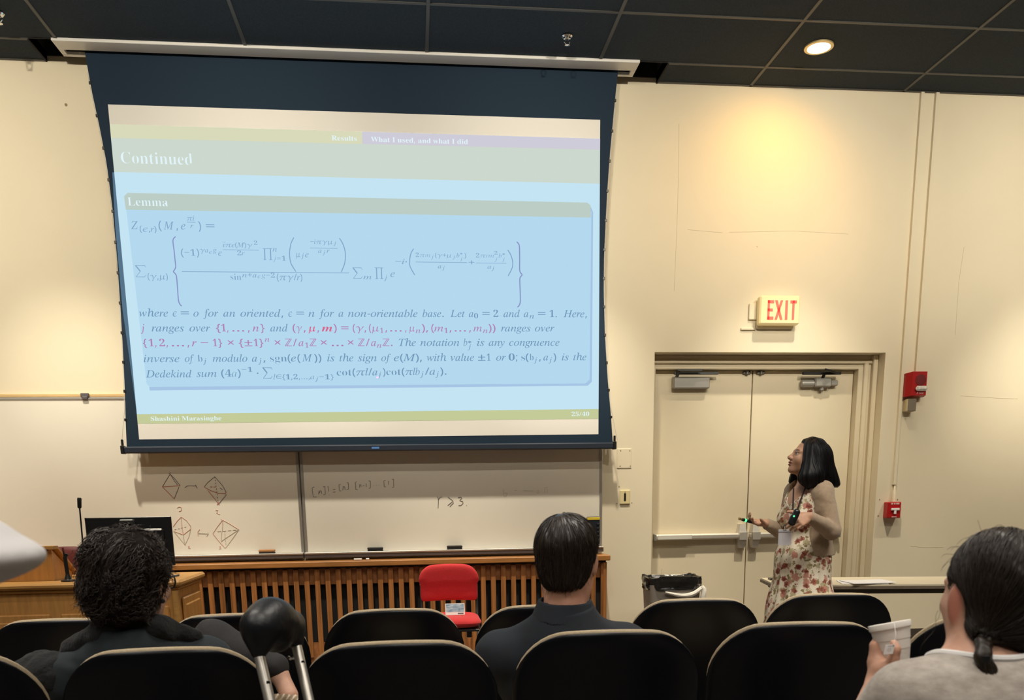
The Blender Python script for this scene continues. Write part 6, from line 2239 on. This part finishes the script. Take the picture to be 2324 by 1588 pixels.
# hair drawn back into a braid
hg0 = union([(ell(LG(-.022, 0, .038), np.array([.098, .074, .086]), RG), .03), (ell(LG(-.055, 0, -.025), np.array([.060, .062, .066]), RG), .04), (cone(LG(-.080, 0, -.055), at(2236, 1434, GY - .065), .040, .018), .035)])
hg0 = cut(hg0, half(LG(.055, 0, .0), -gf - .25 * np.array([0, 0, 1.0])), .012)
for q in (-1, 1):
    hg0 = cut(hg0, ell(LG(.014, q * .084, -.026), np.array([.054, .034, .050]), RG), .014)
br = [at(2238, 1438, GY - .075), at(2234, 1462, GY - .095), at(2229, 1482, GY - .108), at(2232, 1494, GY - .112)]
for i in range(3):
    for j in range(3):
        u_ = (j + .5) / 3
        c_ = br[i] * (1 - u_) + br[i + 1] * u_
        s_ = 1 if (i * 3 + j) % 2 else -1
        hg0 = union([hg0, (ell(c_ + np.array([s_ * .006, 0, 0]), [.0115 - .0005 * (i * 3 + j), .0105, .011]), .003)])
tail = union([(cone(at(2232, 1497, GY - .112), at(2247, 1540, GY - .118), .007, .0125), .01), (cone(at(2233, 1500, GY - .112), at(2262, 1532, GY - .115), .006, .007), .012), (cone(at(2234, 1510, GY - .114), at(2230, 1544, GY - .117), .007, .006), .012), (cone(at(2247, 1538, GY - .118), at(2252, 1552, GY - .116), .012, .003), .01)])
hg1 = union([hg0, (tail, .004)])
hgf = lambda P: hg1(P) + .0016 * np.sin(170 * (P[:, 0] - HCg[0]) + 90 * (P[:, 2] - HCg[2]) + 3 * wob(P, 18, 81)) + .0014 * wob(P, 90, 82)
lo, hi = bbox([HCg - .15, HCg + .15, br[-1], at(2250, 1550, GY - .12)], .035)
HAIR = sdf_obj('hair', hgf, lo, hi, .0042, M['hair_braid'], grl)
rt_ = scalp_roots(hg0, HCg, 2600, lambda P: (P[:, 2] > HCg[2] - .06), 17)
tgt = br[0]


def dir_g(P, t):
    d = tgt - P
    return d / (np.linalg.norm(d, axis=1)[:, None] + 1e-6)


strands('hair_strands', hg0, rt_, dir_g, 14, .0095, M['hair_braid'], HAIR, (.0004, .0035), .0009, .12, 3, fly=.03)
rt_ = scalp_roots(tail, at(2242, 1520, GY - .116), 500, lambda P: P[:, 2] < br[-1][2] + .004, 19, .02)
strands('tail_strands', tail, rt_, lambda P, t: (P - br[-1]) / (np.linalg.norm(P - br[-1], axis=1)[:, None] + 1e-6) + np.array([0, 0, -.4]), 8, .006, M['hair_braid'], HAIR, (.0, .002), .0007, .15, 8, fly=.3)
# loose wisps over the crown and beside the face
r_ = np.random.default_rng(9)
b = MB()
wr_ = scalp_roots(hg0, HCg, 40, lambda P: (P[:, 2] > HCg[2] + .055) & (P[:, 1] < HCg[1] + .05), 23)
for p in wr_:
    g = grad(hg0, p[None])[0]
    d = g * .8 + np.array([-.5 + r_.normal() * .5, -.2, .1])
    P = [p]
    for k in range(7):
        d = nrm(d + np.array([r_.normal() * .25, 0, -.22 + r_.normal() * .15]))
        P.append(P[-1] + d * .0042)
    b.tube(P, [.00032] * 7 + [.00012], 3)
for i, (sx, sy) in enumerate(((2129, 1385), (2133, 1370), (2176, 1405))):
    p = at(sx, sy, GY + (.03 if i < 4 else -.03))
    P = [p]
    for k in range(9):
        P.append(P[-1] + np.array([-.0035 + .005 * math.sin(k * .9 + i), 0, -.0085]))
    b.tube(P, [.00035] * 9 + [.00012], 3)
b.build('loose_wisps', M['hair_braid'], HAIR, True)
MB().tube([br[-1] + np.array([0, 0, .006]), br[-1] - np.array([0, 0, .006])], .0125, 12).build('hair_tie', M['black_plastic'], HAIR, True)

# the foam cup and its tea tag
ct, cbm = at(2018, 1413, 1.669), at(2034, 1499, 1.652)
H_ = np.linalg.norm(ct - cbm)
pr = [(.0, 0.002), (.0255, 0.0), (.0268, .006)]
for i, (h_, rr) in enumerate(((.30, .0306), (.305, .0312), (.55, .0338), (.555, .0345), (.80, .0372), (.805, .0378), (.845, .0384), (.85, .0402), (.985, .0412), (1.0, .0405), (.99, .0385), (.80, .0350), (.10, .0250), (.09, 0.0))):
    pr.append((rr, h_ * H_))
tag(MB().lathe(pr, cbm, ct - cbm, 40).build('foam_cup', M['foam'], None, True), 'white ribbed foam cup held up in the hand of the person with the braid', 'cup')
r = empty('tea_tag', at(2020, 1474, 1.60), 'small square paper tea tag hanging against the foam cup under the thumb', 'tea tag')
tx, tz_ = nrm(at(2028, 1472, 1.598) - at(2010, 1475, 1.600)), nrm(at(2017, 1463, 1.60) - at(2012, 1487, 1.60))
q4 = [at(2005, 1484, 1.600), at(2026, 1483, 1.596), at(2031, 1462, 1.596), at(2010, 1463, 1.600)]
nv = nrm(np.cross(q4[1] - q4[0], q4[3] - q4[0]))
MB().prism(q4, nv * .0012).build('tag_card', M['paper'], r)
sgn = -1 if np.dot(nv, V_) > 0 else 1
off = nv * (.0004 if sgn > 0 else -.0004) * 1.0 + (nv * .0012 if sgn > 0 else 0)
U2, W2 = q4[1] - q4[0], q4[3] - q4[0]
Q = lambda a, c: q4[0] + U2 * a + W2 * c + off
b = MB()
b.poly([Q(.76, .80), Q(.93, .80), Q(.93, .99), Q(.76, .99)])
b.poly([Q(.30, .82), Q(.68, .84), Q(.68, .88), Q(.30, .86)])
b.k = 1
for a0, a1, rr in ((0, 6.28, .20), (0, 6.28, .12)):
    for k in range(16):
        a, c = 2 * PI * k / 16, 2 * PI * (k + 1) / 16
        b.poly([Q(.5 + rr * math.cos(a), .45 + rr * math.sin(a)), Q(.5 + rr * math.cos(c), .45 + rr * math.sin(c)), Q(.5 + (rr - .025) * math.cos(c), .45 + (rr - .025) * math.sin(c)), Q(.5 + (rr - .025) * math.cos(a), .45 + (rr - .025) * math.sin(a))])
b.build('tag_print', [mat('tag_dark', (.05, .03, .03), .7), mat('tag_pale', (.45, .38, .30), .7)], r)
MB().tube([at(2028, 1466, 1.594), at(2033, 1440, 1.60), at(2030, 1413, 1.622)], .0005, 4).build('string', M['paper'], r)

# neighbour at the far left, only the hat brim reaches into the picture
HCb = np.array([-.605, 1.02, 1.17])
hat = empty('person', (-.605, 1.02, 0.05), 'person mostly outside the picture, only the blurred white brim of a hat showing', 'person')
bf = nrm([.5, .86, 0])
fhb, LB, RB = head_prims(HCb, bf, (0, 0, 1), .95)
Hc = lambda x, y, z: np.array([-.66 + x, 1.0 + y, z])
bb_ = union([(fhb, .02), (cone(HCb + np.array([-.01, 0, -.06]), Hc(0, -.02, .98), .05, .055), .03), (cone(Hc(-.14, 0, .90), Hc(.09, 0, .90), .052), .05), (cone(Hc(0, 0, .88), Hc(0, 0, .58), .11, .12), .06), (ell(Hc(0, 0.02, .56), [.16, .14, .11]), .05)]
            + [(cone(Hc(q * .09, .04, .56), Hc(q * .09, .42, .56), .085, .065), .03) for q in (-1, 1)] + [(cone(Hc(q * .09, .42, .56), Hc(q * .09, .40, .10), .06, .045), .02) for q in (-1, 1)]
            + [(cone(Hc(q * .15 - .02, 0, .88), Hc(q * .18 - .02, .06, .68), .045, .038), .02) for q in (-1, 1)] + [(cone(Hc(q * .18 - .02, .06, .68), Hc(q * .09, .28, .66), .038, .03), .02) for q in (-1, 1)])
lo, hi = bbox([HCb, Hc(-.25, -.15, .05), Hc(.2, .5, .6)], .13)
lo[2] = .05
sdf_obj('body', bb_, lo, hi, .011, mat('grey_clothing', (0.10, 0.10, 0.11), 0.9), hat)
tipc = at(62, 1268, 1.05)
hx = nrm(np.array([tipc[0], tipc[1], 0]) - np.array([HCb[0], HCb[1], 0]))
prof = []
brim_tip = at(101, 1280, 1.05)
Lr = np.linalg.norm((brim_tip - HCb)[:2])
zt = brim_tip[2]
fb_ = union([(ell(HCb + np.array([0, 0, .045]), [.098, .098, .09]), .02), (ell(np.array([HCb[0], HCb[1], zt + .010]), [Lr, Lr * .98, .040]), .05), (ell(np.array([HCb[0], HCb[1], zt + .030]), [Lr * .72, Lr * .72, .045]), .05)])
fb_ = cut(fb_, ell(HCb + np.array([0, 0, -.02]), [.092, .095, .12]), .01)
lo, hi = bbox([HCb - np.array([Lr, Lr, .09]), HCb + np.array([Lr, Lr, .17])], .03)
sdf_obj('hat', fb_, lo, hi, .005, mat('white_felt_hat', (0.62, 0.60, 0.60), 0.9), hat)
